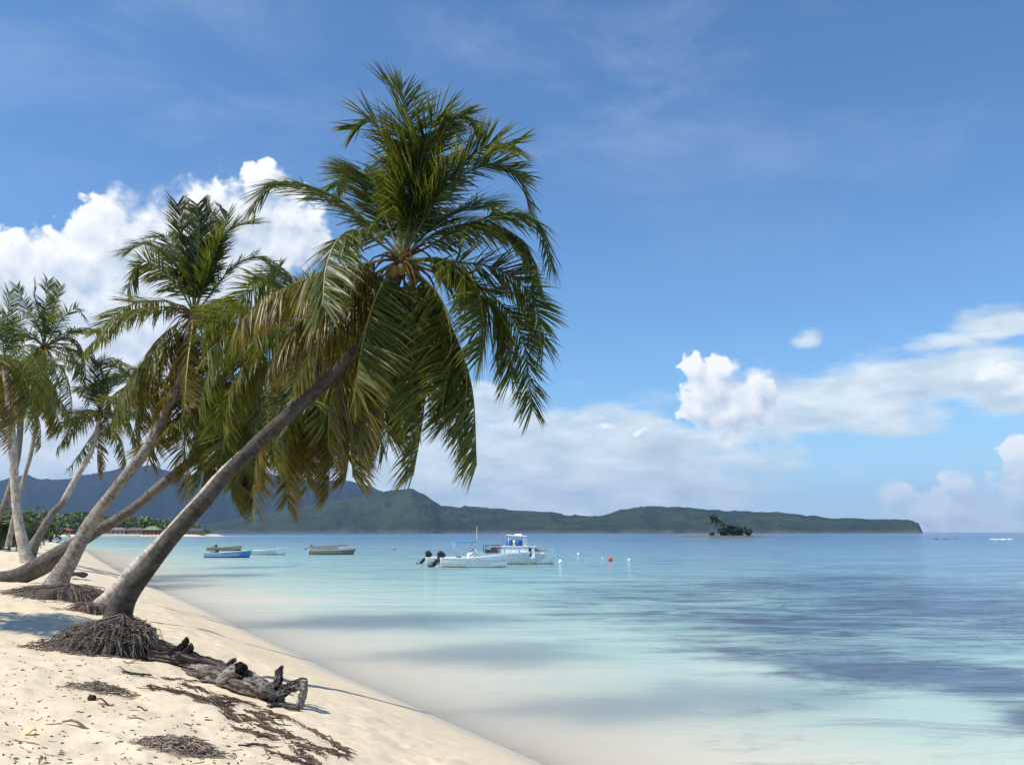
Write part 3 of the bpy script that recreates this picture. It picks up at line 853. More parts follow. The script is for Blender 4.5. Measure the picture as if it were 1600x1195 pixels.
rt2, c2, o2, r2 = palm('Second largest palm tree, leaning right on a thick mottled trunk left of the largest palm',
     [(86, 926, 24), (94, 901, 14.5), (112, 871, 12), (133.5, 830, 11), (150, 805, 10), (168, 780, 8.8), (195, 745, 8.5), (225, 708, 8.3), (256, 652, 8), (285, 575, 8), (303, 492, 7.5)],
     (b2.y, b2.y + .8), leafL=1.15, Lf=4.0, n=135, wid=.035, rach=.028, seed=33, fr_img=F2, scale=1.35, nuts=5, tones=[(0, .9), (.5, .82), (1, .6)],
     fr_free=ring_of(random.Random(4), 6, -35, 10, .55, .85, sect=(-60, 180)))
cr2 = ground_at(70, 935); cr2.y += .6; cr2.z = gz(cr2.x, cr2.y)
root_mass(rt2, cr2, o2, 1.3, 1.0, .36, random.Random(8), 1300, (.35, 0))
# --- the dark trunk that runs along the sand first
b3 = ground_at(20, 915)
palm('Palm whose dark trunk creeps along the sand, then rises behind the mottled trunk',
     [(-30, 908, 11), (20, 903, 13), (60, 886, 15), (100, 862, 13), (125, 846, 10.5), (154, 828, 9), (200, 800, 8), (259, 752, 7.5), (330, 690, 7.5), (388, 605, 7)],
     (b2.y + 1.3, b2.y + 2.6), leafL=1.2, Lf=4.2, n=115, wid=.038, rach=.028, seed=44, tones=[(0, .34), (.25, .38), (.5, .5), (1, .5)], scale=1.3,
     fr_img=[([(400, 560), (410, 500), (425, 440), (440, 415)], .3, .2), ([(385, 560), (370, 510), (345, 500), (320, 520)], .5, .35), ([(370, 600), (340, 600), (320, 620), (308, 660)], -.6, .5),
             ([(395, 640), (400, 700), (398, 760), (397, 790)], .4, .7), ([(370, 630), (345, 680), (325, 720), (318, 765)], -.4, .6), ([(430, 620), (450, 680), (455, 730), (452, 780)], .4, .65)],
     fr_free=ring_of(random.Random(14), 14, -40, 45, .3, .6) + ring_of(random.Random(15), 18, -75, -15, .3, .62, (20, 70)))
# --- the far left group
b4 = ground_at(40, 880)
rng4 = random.Random(61)
palm('Palm with a thin pinkish upright trunk at the left edge',
     [(44, 884, 13), (38, 858, 8.5), (26, 795, 6.6), (20, 700, 6), (15, 640, 5.6), (8, 568, 5)], (b4.y, b4.y), leafL=1.25, Lf=4.4, n=64, wid=.05, rach=.038, seed=55, tone_=1.6, scale=1.5,
     fr_img=[([(10, 520), (12, 490), (15, 455)], .2, .15, .9), ([(30, 545), (55, 540), (85, 575), (98, 640)], -.4, .4), ([(25, 565), (45, 610), (62, 660), (64, 700)], -.6, .5), ([(12, 600), (20, 640), (18, 700)], -.9, .75),
             ([(-5, 590), (-20, 640), (-30, 690)], -.5, .5), ([(28, 550), (50, 556), (68, 590)], -.9, .35), ([(2, 520), (-10, 480), (-30, 470)], .4, .2), ([(-15, 560), (-50, 570), (-80, 620)], .3, .4),
             ([(18, 525), (32, 500), (50, 490)], .8, .2)],
     fr_free=ring_of(rng4, 10, -40, 40, .3, .6))
b5 = Vector((0, 66, 0))
palm('Tallest palm of the distant left cluster, standing straight with a very thin curved trunk',
     [(14, 845, 4), (25, 795, 3.4), (38, 745, 3.2), (50, 700, 3.2), (62, 620, 3.2), (69, 543, 3)], (62, 62), leafL=1.3, Lf=4.6, n=56, wid=.065, rach=.045, seed=66, tone_=1.2, scale=1.5,
     fr_img=[([(70, 500), (72, 470), (76, 438)], .1, .1), ([(66, 500), (55, 470), (54, 440)], .3, .12), ([(60, 510), (42, 480), (26, 445)], .4, .2), ([(76, 505), (88, 470), (96, 445)], -.3, .15),
             ([(80, 525), (100, 495), (120, 482), (133, 500)], -.2, .25), ([(85, 535), (110, 528), (128, 545), (135, 590)], .3, .35), ([(80, 560), (105, 590), (112, 640), (108, 680)], -.4, .5),
             ([(55, 530), (35, 525), (20, 550)], -.6, .3), ([(72, 580), (85, 630), (84, 680)], .4, .55), ([(60, 570), (48, 620), (45, 670)], .4, .5), ([(90, 550), (125, 570), (140, 630)], .5, .55)],
     fr_free=ring_of(random.Random(3), 10, -30, 45, .25, .6))
palm('Brown trunked palm at the far left, mostly behind the pinkish trunk',
     [(-30, 860, 5.5), (-6, 815, 5.2), (12, 775, 5), (26, 720, 4.8), (32, 660, 4.6), (30, 600, 4.5)], (56, 57), leafL=1.3, Lf=4.2, n=52, wid=.06, rach=.04, seed=77, tone_=.7, scale=1.4, fr_free=ring_of(random.Random(6), 16, -40, 50, .25, .65))
b7 = ground_at(48, 870)
palm('Slim palm with a leaning two toned trunk, pale above and dark below',
     [(44, 874, 11), (53, 852, 8), (65, 830, 6.5), (84, 800, 5.5), (97, 786, 4.9), (118, 748, 4.6), (140, 710, 4.1), (152, 672, 3.9), (156, 645, 3.6)], (b7.y, b7.y + 2), leafL=1.25, Lf=4.0, n=56, wid=.055, rach=.038, seed=88, tones=[(0, .55), (.40, .6), (.46, 1.7), (1, 1.6)], scale=1.5,
     fr_img=[([(150, 610), (146, 580), (150, 562)], .2, .12), ([(160, 610), (172, 580), (187, 565)], .3, .15), ([(145, 620), (130, 605), (120, 612)], .5, .25), ([(168, 615), (190, 590), (210, 585)], .4, .2),
             ([(140, 650), (110, 672), (88, 702)], -.3, .55), ([(138, 642), (118, 648), (102, 662)], .6, .3), ([(150, 670), (130, 700), (108, 735)], -.4, .55), ([(154, 680), (152, 712), (153, 742)], .1, .9),
             ([(172, 665), (190, 690), (198, 725)], -.3, .6), ([(175, 645), (200, 655), (212, 690)], .4, .5), ([(152, 605), (156, 580), (165, 560)], -.4, .1)],
     fr_free=ring_of(random.Random(9), 5, -30, 40, .3, .6))
palm('Small far palm whose crown peeps out between the slim palm and the second largest',
     [(116, 852, 4.4), (148, 806, 4.2), (192, 748, 4), (216, 690, 3.6), (207, 600, 3.4)], (76, 78), leafL=1.3, Lf=4.2, n=48, wid=.07, rach=.045, seed=99, tone_=1.0, scale=1.5, fr_free=ring_of(random.Random(19), 18, -50, 70, .15, .65))

palm('Palm standing beyond the left edge of the picture, known only by its shade',
     [(-470, 985, 17), (-455, 930, 14), (-430, 800, 13), (-400, 640, 12), (-385, 480, 11)], (15.6, 16.0), leafL=.95, Lf=2.8, n=70, wid=.036, seed=111, tone_=.7, scale=1.0,
     fr_free=ring_of(random.Random(29), 22, -45, 60, .2, .6))

# ---------------------------------------------------------------- driftwood log
def px_y(px):
    """depth of the line where the log lies on the sand"""
    py = float(np.interp(px, [195, 280, 350, 425, 480], [1020, 1042, 1072, 1098, 1106]))
    return ground_at(px, py).y
_LY = [(p, px_y(p)) for p in range(195, 500, 15)]
def LY(px): return float(np.interp(px, [a for a, _ in _LY], [b for _, b in _LY]))
dw = MB(); rngd = random.Random(77)
def limb(pts, rads, dy=0.0, n=26, sides=16, dark=.5, rough=.22, hollow=False):
    if n > 8: n = n * 2; sides = 30
    W_ = [at(px, py, LY(px) + dy) for px, py in pts]
    Yb = LY(pts[0][0])
    rw = [r / FPX * Yb for r in rads]
    path, rd = spline(W_, n, rw)
    ph = [rngd.uniform(0, 6.28) for _ in range(8)]
    def rf(t, a):
        g = math.sin(3 * a + ph[0] + 2 * t) * .4 + math.sin(5 * a + ph[1] - 3 * t) * .4 + abs(math.sin(7 * a + ph[2] + t * 2)) * .5 - .25
        q = float(vnoise(np.array([a * 3.2 + ph[5] * 9]), np.array([t * 5 + ph[6] * 7]), 3)[0]) - .5
        q2 = float(vnoise(np.array([a * 7.5 + ph[5] * 5]), np.array([t * 16 + ph[7] * 7]), 5)[0]) - .5
        return 1 + 1.35 * rough * (.7 * g + 1.3 * q + 1.6 * q2 + .45 * math.sin(t * 9 + ph[3] + a) + .35 * math.sin(t * 23 + ph[4]))
    def cf(t, a):
        k = float(vnoise(np.array([a * 6.5 + ph[2] * 9]), np.array([t * 4 + ph[1] * 7]), 8)[0])
        base = lerp((.018, .013, .011), (.34, .30, .265), min(1, max(0, dark - .22 + 1.15 * (k - .5) + rngd.uniform(-.14, .14))))
        return base
    dw.tube(path, rd, sides, rfun=rf, cfun=cf, cap=not hollow)
limb([(196, 1004), (247, 1013), (281, 1026), (320, 1037), (356, 1048)], [6, 9, 11, 9, 7], .35, dark=.12)
limb([(215, 1016), (250, 1026), (290, 1033), (330, 1044)], [5, 7, 8, 5], .15, dark=.2)
limb([(270, 1028), (281, 1016), (290, 1004), (292, 996)], [10, 8, 5, 2.5], .3, 14, dark=.08)
limb([(283, 1028), (296, 1014), (299, 1006)], [7, 5, 3], .2, 10, dark=.1)
limb([(262, 1046), (290, 1054), (320, 1056), (350, 1060), (384, 1070), (426, 1085)], [5, 9, 13, 15, 14, 10], 0, 34, 20, dark=.55, rough=.26)
limb([(296, 1042), (318, 1044), (330, 1052)], [3, 6, 5], -.12, 12, dark=.95)
limb([(330, 1070), (350, 1062), (366, 1050), (376, 1043)], [6, 9, 10, 9.5], -.22, 18, 18, dark=.85, rough=.16, hollow=True)
limb([(348, 1046), (362, 1036), (367, 1029)], [6, 5, 2.5], .2, 10, dark=.35)
limb([(380, 1050), (404, 1064), (428, 1076), (440, 1082)], [6, 7, 6, 5], .05, 20, dark=.7)
limb([(384, 1062), (412, 1076), (432, 1086)], [6, 7, 6], -.18, 18, dark=.75)
limb([(430, 1082), (433, 1066), (437, 1050), (441, 1040)], [8, 7, 5, 2.2], .0, 16, dark=.45)
limb([(426, 1088), (450, 1077), (468, 1068), (479, 1062)], [9, 8, 7, 4], .0, 18, dark=.4)
limb([(445, 1082), (462, 1066), (474, 1059)], [4, 4, 2], .2, 12, dark=.5)
limb([(476, 1062), (474, 1082), (468, 1104)], [5, 5.5, 6], -.1, 14, dark=1.0, rough=.12)
limb([(436, 1084), (440, 1096), (444, 1108)], [6, 5, 3.5], -.2, 12, dark=.6)
limb([(419, 1104), (440, 1103), (468, 1106)], [4, 4.5, 4], -.3, 14, dark=.55)
limb([(350, 1072), (358, 1082), (354, 1090)], [7, 5, 3], -.2, 10, dark=.35)
limb([(384, 1078), (400, 1088), (424, 1094)], [6, 7, 6], .1, 14, dark=.15)
for i in range(70):                     # splinters along the broken grain
    px = rngd.uniform(270, 470); py = np.interp(px, [270, 350, 430, 475], [1046, 1058, 1082, 1066]) + rngd.uniform(-8, 6)
    limb([(px, py), (px + rngd.uniform(4, 18), py + rngd.uniform(-7, 6))], [rngd.uniform(.8, 2.0), .5], rngd.uniform(-.25, .1), 5, 5, dark=rngd.random(), rough=.1)
WOOD = m_vcol('weathered_wood', 0.88, 30, 0.75, 1.0, 0.15, 0.03, (.6, 1, 1.6))
dwo = dw.build('driftwood_log', WOOD, smooth=False)
tag(dwo, 'Gnarled grey driftwood log with a hollow knot and broken stubs beside the largest palm', 'driftwood')
# near-black ball standing in for the shade inside the hollow knot
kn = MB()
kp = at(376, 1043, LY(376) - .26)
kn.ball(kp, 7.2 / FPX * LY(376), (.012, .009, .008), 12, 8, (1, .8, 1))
ko = kn.build('knot_hole_shade', WOOD, dwo)

# ---------------------------------------------------------------- wrack, heaps and litter on the sand
rngw = random.Random(31)
wk = MB()
def twig(p, ang, L, r, col, lift=.012):
    d = Vector((math.cos(ang), math.sin(ang), 0)); n = Vector((-d.y, d.x, 0))
    pts = []
    for i in range(4):
        q = p + d * (L * (i / 3 - .5)) + n * rngw.uniform(-.14, .14) * L
        pts.append(Vector((q.x, q.y, gz(q.x, q.y) + lift + rngw.uniform(0, .02))))
    wk.tube(pts, [r * .7, r, r * .9, r * .4], 4, col, cap=False)
WR = [[(196, 1053), (250, 1060), (300, 1066)], [(232, 1075), (290, 1084), (330, 1096), (380, 1110), (440, 1130)], [(285, 1070), (330, 1090), (400, 1106), (450, 1124), (500, 1150), (545, 1178)],
      [(320, 1094), (350, 1106), (400, 1128), (450, 1150), (500, 1172), (560, 1198)], [(370, 1140), (410, 1150), (450, 1160), (490, 1176), (530, 1194)], [(392, 1166), (440, 1170), (480, 1186), (500, 1200)],
      [(420, 1178), (450, 1186), (490, 1200)], [(360, 1120), (420, 1140), (470, 1160)], [(260, 1078), (330, 1100), (372, 1128)]]
for line in WR:
    gp = [ground_at(*p) for p in line]
    Ln = sum((gp[i + 1] - gp[i]).length for i in range(len(gp) - 1))
    N = int(Ln * 40)
    path = spline(gp, N)
    for i in range(N):
        t = path[min(N - 1, i + 1)] - path[max(0, i - 1)]
        ang = math.atan2(t.y, t.x) + rngw.gauss(0, .22)
        if 0.5 + 0.5 * math.sin(i * .21 + line[0][0]) < .22: continue
        p = path[i] + Vector((rngw.gauss(0, .02), rngw.gauss(0, .028), 0)) * (1 if rngw.random() < .8 else 3)
        twig(p, ang, rngw.uniform(.06, .34), rngw.uniform(.004, .010), lerp((.035, .024, .019), (.16, .115, .085), rngw.random() ** 1.5))
tag(wk.build('seaweed_wrack', FIBRE), 'Thin dark lines of dried seaweed and twigs running down the sand from the driftwood', 'seaweed', kind='stuff')
def heap(px, py, w, d, h, n, label, seed):
    r_ = random.Random(seed); c = ground_at(px, py); mb = MB()
    for i in range(n):
        a = r_.uniform(0, 6.28); q = r_.random() ** .75 * (1.35 if r_.random() < .2 else 1)
        x, y = math.cos(a) * w * q, math.sin(a) * d * q
        z = gz(c.x + x, c.y + y) + h * max(.06, 1 - q * q) * r_.uniform(0, 1)
        an = r_.uniform(0, 6.28) if r_.random() < .5 else a + 1.57 + r_.gauss(0, .5)
        L = r_.uniform(.05, .2)
        p = Vector((x + c.x, y + c.y, z)) - c
        dv = Vector((math.cos(an), math.sin(an) * .8, r_.uniform(-.25, .25)))
        p1 = p - dv * L / 2; p3 = p + dv * L / 2
        for e in (p1, p3): e.z = max(e.z, gz(c.x + e.x, c.y + e.y) - c.z + .004)
        mb.tube([p1, p + Vector((0, 0, r_.uniform(0, .03))), p3], [.003, .0055, .002], 4, lerp((.10, .075, .06), (.46, .38, .30), r_.random() ** 1.2), cap=False)
    o = mb.build('seaweed_heap', FIBRE); o.location = c
    return tag(o, label, 'seaweed heap', 'heaps of dry seaweed')
heap(152, 1078, .34, .26, .08, 480, 'Smaller heap of dry brown seaweed below the roots of the largest palm', 3)
heap(282, 1168, .36, .22, .08, 560, 'Heap of dry seaweed low in the sand, nearest to the bottom edge', 4)
lt = MB(); rngl = random.Random(12)
for i in range(650):
    px, py = rngl.uniform(-60, 420), rngl.uniform(1000, 1230)
    if px > 240 and py < 1110: continue
    g_ = ground_at(px, py)
    if g_.z < .55: continue
    a = rngl.uniform(0, 6.28); L = rngl.uniform(.006, .028) * (1 if rngl.random() < .86 else 3.0)
    d = Vector((math.cos(a), math.sin(a) * .8, 0)) * L; n_ = Vector((-d.y, d.x, 0)) * rngl.uniform(-.5, .5)
    q = [g_ - d, g_ - d * .3 + n_, g_ + d * .4 + n_ * .6, g_ + d]
    rr_ = rngl.uniform(.0025, .008)
    for e in q: e.z = gz(e.x, e.y) + rr_ * .6
    lt.tube(q, [rr_ * .4, rr_, rr_ * .9, rr_ * .3], 5, lerp((.06, .042, .03), (.34, .26, .18), rngl.random()))
tag(lt.build('beach_litter', FIBRE), 'Tiny scattered bits of bark, twig and seaweed on the pale sand', 'litter', kind='stuff')
def leaf(px, py, L, w, ang, label, col, seed, name='dead_leaf'):
    g_ = ground_at(px, py); mb = MB(); vs = []; fs = []
    d = Vector((math.cos(ang), math.sin(ang), 0)); n = Vector((-d.y, d.x, 0))
    for i in range(7):
        t = i / 6; ww = w * math.sin(math.pi * (.05 + .9 * t)) ** .8
        zc = .015 + .02 * math.sin(t * 5 + seed)
        for s_, dz in ((-1, .018), (0, 0), (1, .014)):
            q = d * (L * (t - .5)) + n * ww * s_
            vs.append(q + Vector((0, 0, zc + dz + gz(g_.x + q.x, g_.y + q.y) - g_.z)))
    for i in range(6):
        for j in range(2): fs.append((i * 3 + j, i * 3 + j + 1, i * 3 + j + 4, i * 3 + j + 3))
    mb.add(vs, fs, col)
    o = mb.build(name, LEAF); o.location = g_
    return tag(o, label, 'leaf')
leaf(165, 1101, .17, .028, .1, 'Curled reddish dead leaf on the sand under the smaller seaweed heap', (.22, .085, .05), 1)
leaf(236, 1077, .13, .026, -1.2, 'Upright curled brown dead leaf at the start of the seaweed lines', (.16, .075, .04), 2)
leaf(206, 1035, .26, .018, .85, 'Long thin dry leaf on the sand just right of the palm roots', (.24, .19, .11), 3)
leaf(48, 1148, .09, .024, .2, 'Yellow green fallen leaf on the sand near the left edge', (.20, .22, .05), 4)
leaf(66, 1193, .07, .02, 1.3, 'Dark green brown leaf standing in the sand at the bottom edge', (.10, .10, .03), 5)
leaf(118, 1136, .28, .022, -.25, 'Long grey brown twig like leaf in the middle of the open sand', (.20, .16, .11), 6)
leaf(222, 1110, .11, .025, 0.0, 'Dark red dead leaf on the open sand right of the curled reddish one', (.14, .05, .03), 7)
hk = MB(); g_ = ground_at(144, 1094)
hk.ball(Vector((0, 0, .025)), .04, (.045, .028, .018), 10, 7, (1.2, 1, .8), .12, random.Random(2))
ho = hk.build('coconut_husk', FIBRE); ho.location = g_
tag(ho, 'Small dark lump of coconut husk in front of the smaller seaweed heap', 'husk')
bs = MB(); r_ = random.Random(3)
q = [ground_at(107, 903), ground_at(118, 903), ground_at(134, 904)]
q = [v + Vector((0, 0, .16)) for v in q]
bs.tube(spline(q, 10), [.08, .10, .09, .08, .09, .08, .07, .09, .13, .09], 8, (.13, .10, .08), rfun=lambda t, a: 1 + .2 * math.sin(3 * a + 9 * t))
tag(bs.build('fallen_branch', WOOD), 'Short grey broken branch lying on the sand right of the mottled trunk', 'branch')

# ---------------------------------------------------------------- boats
def hull(L, B, H, colf, bow=0.55, keel=.22, stern_w=.82, n=22, m=13, rake=.5):
    """open boat, bow at +x, floating with z = 0 at the waterline"""
    mb = MB()
    def sec(t):
        b = B / 2 * (stern_w + (1 - stern_w) * math.sin(min(1, t / .45) * math.pi / 2)) * (1 - max(0, (t - .42) / .58) ** 2.3)
        sh = H * (1 + bow * max(0, (t - .25) / .75) ** 2.0)
        kz = -keel * (1 - max(0, (t - .7) / .3) ** 2 * .9)
        return b, sh, kz
    outer = []; cols = []
    for i in range(n):
        t = i / (n - 1); b, sh, kz = sec(t)
        for j in range(m):
            a = -1 + 2 * j / (m - 1)
            y = b * math.copysign(abs(a) ** .62, a)
            k = abs(a) ** 1.9
            z = kz + (sh - kz) * k
            x = L * (t - .5) + rake * L * .10 * max(0, (t - .75) / .25) * (k if t > .75 else 0)
            outer.append(Vector((x, y, z))); cols.append(colf(z / H, (z - 0) / sh, a, t))
    F = [(i * m + j, (i + 1) * m + j, (i + 1) * m + j + 1, i * m + j + 1) for i in range(n - 1) for j in range(m - 1)]
    mb.add(outer, F + [tuple(range(m))], cols)
    # inside: floor boards and inner sides
    inner = []; ic = []
    for i in range(n):
        t = i / (n - 1) * .955 + .012; b, sh, kz = sec(t)
        for j in range(m):
            a = -1 + 2 * j / (m - 1)
            y = (b - .05) * math.copysign(min(1, abs(a) * 1.25) ** .8, a) if b > .06 else 0
            z = max(.10, kz + (sh - kz) * abs(a) ** 1.9) + .012
            if abs(a) > .99: z = sh - .004
            inner.append(Vector((L * (t - .5) + rake * L * .10 * max(0, (t - .75) / .25) * abs(a) ** 1.9 * (t > .75), y, z))); ic.append(colf(.5, .5, 0, -1))
    mb.add(inner, [tuple(reversed(f)) for f in F], ic)
    rail = [[], []]
    for i in range(n):
        t = i / (n - 1); b, sh, kz = sec(t)
        x = L * (t - .5) + rake * L * .10 * max(0, (t - .75) / .25)
        rail[0].append(Vector((x, -b, sh))); rail[1].append(Vector((x, b, sh)))
    return mb, rail, sec
def outboard(parent, loc, tilt, s=1.0, col=(.022, .022, .025)):
    m_ = MB()
    M = Matrix.Rotation(tilt, 3, 'Y')
    def pt(x, y, z): return Vector(loc) + M @ (Vector((x, y, z)) * s)
    def bx(c, sz, taper=1.0):
        b = MB(); b.box((0, 0, 0), sz, col, taper=taper)
        m_.add([Vector(loc) + M @ ((Vector(v) + Vector(c)) * s) for v in b.v], b.f, col)
    bx((-.10, 0, -.10), (.20, .16, .62), 1.1); bx((-.10, 0, -.58), (.16, .07, .46)); bx((-.16, 0, -.46), (.42, .20, .03))
    bx((.02, 0, -.02), (.14, .26, .28)); bx((-.10, 0, -.86), (.30, .03, .16), .7)
    m_.tube([pt(-.30, 0, -.74), pt(-.12, 0, -.74), pt(.10, 0, -.74)], [.05 * s, .075 * s, .03 * s], 8, col)
    m_.tube([pt(.0, 0, .22), pt(.30, 0, .26), pt(.55, 0, .24)], [.028 * s, .025 * s, .03 * s], 6, col)
    o = m_.build('outboard_motor', RUBBER, parent)
    c_ = MB()
    c_.ball((0, 0, 0), 1, col, 14, 10)
    vs = []
    for v in c_.v:
        v = Vector(v)
        q = Vector([math.copysign(abs(x) ** .6, x) for x in v])
        vs.append(pt(-.12 + q.x * .27, q.y * .17, .36 + q.z * .20))
    c2_ = MB(); c2_.add(vs, c_.f, col); c2_.build('cowling', RUBBER, o)
    p_ = MB()
    for k in range(3):
        a = k * 2.094
        e1 = Vector((0, math.cos(a), math.sin(a))); e2 = Vector((0, -math.sin(a), math.cos(a)))
        qs = [e1 * .03 + e2 * .03, e1 * .13 + e2 * .07 + Vector((.03, 0, 0)), e1 * .14 - e2 * .03 - Vector((.03, 0, 0)), e1 * .03 - e2 * .03]
        base = Vector((-.34, 0, -.74))
        up = [pt(*(base + q_)) for q_ in qs] + [pt(*(base + q_ + Vector((.012, 0, 0)))) for q_ in qs]
        p_.add(up, [(0, 1, 2, 3), (7, 6, 5, 4), (0, 4, 5, 1), (1, 5, 6, 2), (2, 6, 7, 3), (3, 7, 4, 0)], col)
    p_.build('propeller', RUBBER, o)
    return o
def boat(name, label, px, py, L, B, H, head, colf, rail_col, benches, bench_col, bow=.55, group=None, **kw):
    c = on_water(px, py)
    root = empty(name, (c.x, c.y, 0), label, 'boat', group, head)
    mb, rail, sec = hull(L, B, H, colf, bow, **kw)
    mb.build('hull', PAINT, root)
    g = MB()
    for r in rail: g.tube(r, .035, 6, rail_col)
    g.tube([rail[0][0], rail[1][0]], .04, 6, rail_col)
    g.build('gunwale', PAINT, root)
    for t in benches:
        b, sh, kz = sec(t); m_ = MB()
        m_.box((L * (t - .5), 0, sh * .72), (.26, 2 * b - .14, .04), bench_col)
        m_.build('bench', PAINT, root)
    return root, sec
def bands(lower, main, top=None, tl=.14, tt=.84, inside=(.5, .5, .48), stripe=None):
    def f(zh, zs, a, t):
        if t < 0: return inside
        if zs < tl: return lower
        if stripe and .46 < zs < .60: return stripe
        if top and zs > tt: return top
        return main
    return f
WHT = (.84, .84, .82)
DFT = 'small fishing boats moored off the beach'
# two white motor boats and the cabin boat
rA, sA = boat('motor_boat', 'White open motor boat in front with two big black outboards at its stern', 740, 886, 5.6, 1.9, .80, R(-6), bands((.55, .28, .20), WHT, (.78, .78, .78), .07, .8, (.66, .66, .64), (.62, .60, .56)), WHT, (.32, .55), (.7, .7, .68), .42, m=17)
for yy in (-.32, .32): outboard(rA, (-3.0, yy, .62), R(38), 1.25)
m_ = MB(); m_.box((-.2, 0, .78), (.75, .8, .95), WHT, taper=.82); m_.build('console', PAINT, rA)
m_ = MB()
for yy in (-.42, .42):
    m_.tube([(-.5, yy, 1.15), (.15, yy, 1.62)], .025, 6, (.1, .1, .1)); m_.tube([(.55, yy, .85), (.15, yy, 1.62)], .025, 6, (.75, .75, .75))
m_.tube([(.15, -.42, 1.62), (.15, .42, 1.62)], .025, 6, (.1, .1, .1)); m_.build('windscreen_frame', RUBBER, rA)
m_ = MB(); m_.ball((-1.3, .05, .72), .26, (.10, .10, .11), 10, 8, (1.2, 1, .9), .14, random.Random(1)); m_.build('tackle_bag', CLOTH, rA)
m_ = MB(); m_.box((-1.9, 0, .58), (.8, 1.2, .22), (.55, .55, .55)); m_.build('engine_box', PAINT, rA)
m_ = MB(); m_.tube([(.2, .35, 1.5), (.22, .35, 3.5)], [.02, .012], 6, WHT); m_.build('antenna', PAINT, rA)
rB, sB = boat('motor_boat', 'White motor boat behind with one black outboard and a blue canvas awning', 712, 881, 5.6, 1.8, .62, R(-4), bands((.5, .3, .22), WHT, None, .08, .8, (.66, .66, .64), (.66, .55, .50)), WHT, (.25, .5, .7), (.7, .7, .68), .45)
outboard(rB, (-2.8, 0, .5), R(42), 1.3)
m_ = MB(); vs = []; fs = []
for i in range(7):
    for j in range(5):
        x = -.3 + 2.2 * i / 6; y = -.8 + 1.6 * j / 4
        vs.append(Vector((x, y, 2.05 + .12 * math.cos((j - 2) * .7) + .05 * math.sin(i * 1.4))))
fs = [(i * 5 + j, (i + 1) * 5 + j, (i + 1) * 5 + j + 1, i * 5 + j + 1) for i in range(6) for j in range(4)]
n0 = len(vs); vs += [v - Vector((0, 0, .03)) for v in vs]; fs += [tuple(reversed([a + n0 for a in f])) for f in fs]
m_.add(vs, fs, (.035, .25, .55)); m_.build('awning', CLOTH, rB)
m_ = MB()
for yy in (-.75, .75):
    m_.tube([(.2, yy, .6), (-.3, yy, 2.08)], .02, 6, (.5, .5, .5)); m_.tube([(.2, yy, .6), (1.7, yy, 2.08)], .02, 6, (.5, .5, .5))
m_.build('awning_frame', RUBBER, rB)
# cabin boat
rC, sC = boat('cabin_boat', 'White wooden cabin boat with a small roofed steering place on top of its cabin', 806, 881, 7.2, 2.5, .98, R(-7), bands((.50, .46, .22), WHT, (.80, .80, .78), .08, .86, (.62, .62, .6), None), (.35, .58, .62), (.9,), (.6, .6, .58), .48, keel=.35)
m_ = MB(); m_.box((.3, 0, 1.12), (3.2, 1.9, 1.05), WHT, taper=.97); m_.box((.3, 0, 1.67), (3.4, 2.05, .06), (.75, .75, .74))
m_.box((-1.0, -.968, 1.10), (.03, .03, .9), (.45, .45, .45)); m_.box((.4, -.968, 1.10), (.03, .03, .9), (.45, .45, .45)); cb = m_.build('cabin', PAINT, rC, False)
m_ = MB(); m_.box((1.45, -.955, 1.14), (.24, .04, .78), (.02, .02, .025)); m_.build('door', PAINT, cb, False)
m_ = MB(); m_.box((2.35, 0, 1.18), (.85, 1.5, .34), WHT, taper=.9); cd = m_.build('fore_cabin', PAINT, rC, False)
m_ = MB(); m_.box((2.35, 0, 1.39), (1.05, 1.65, .06), (.60, .25, .12)); m_.build('roof', PAINT, cd, False)
m_ = MB(); m_.box((2.1, -.72, 1.22), (.34, .06, .16), (.02, .02, .025)); m_.build('window', PAINT, cd, False)
m_ = MB(); m_.box((.15, 0, 2.66), (1.9, 1.6, .07), WHT, ry=R(4)); m_.box((.25, 0, 2.75), (.8, .8, .14), WHT, taper=.7); m_.build('canopy', PAINT, rC, False)
m_ = MB()
for x, y in ((-.6, -.7), (-.6, .7), (.8, -.7), (.8, .7)): m_.tube([(x, y, 1.68), (x, y, 2.64)], .03, 6, (.7, .7, .7))
m_.build('canopy_posts', PAINT, rC)
m_ = MB(); m_.box((.95, 0, 2.02), (.3, 1.1, .68), WHT, taper=.75); m_.build('windscreen', PAINT, rC, False)
for i, (x, cl) in enumerate(((-.55, (.02, .12, .45)), (.35, (.02, .09, .36)))):
    d_ = MB(); d_.tube([(x - .3, -.45, 1.99), (x + .3, -.45, 1.99)], .27, 14, cl)
    tag(d_.build('barrel', PAINT), ('Blue plastic barrel lying on the cabin roof at the stern side', 'Darker blue plastic barrel lying on the cabin roof under the canopy')[i], 'barrel').matrix_world = Matrix.Translation(rC.location) @ Matrix.Rotation(R(-7), 4, 'Z')
d_ = MB(); d_.tube([(-.1, -.5, 1.70), (-.1, -.5, 2.25)], [.17, .17], 12, (.72, .70, .38))
tag(d_.build('fuel_can', PAINT), 'Pale yellow can standing between the blue barrels on the cabin roof', 'can').matrix_world = Matrix.Translation(rC.location) @ Matrix.Rotation(R(-7), 4, 'Z')
m_ = MB(); m_.tube([(-1.2, -.6, 1.68), (-1.2, -.6, 2.9)], [.02, .014], 6, (.2, .2, .2)); m_.build('antenna', PAINT, rC)
m_ = MB()
for x, y in ((-3.0, -.8), (-3.0, .8), (-1.5, -.8), (-1.5, .8)): m_.tube([(x, y, .9), (x, y, 1.75)], .035, 6, (.05, .05, .06))
for y in (-.8, .8): m_.tube([(-3.0, y, 1.75), (-1.5, y, 1.75)], .035, 6, (.05, .05, .06))
m_.build('stern_rail', RUBBER, rC)
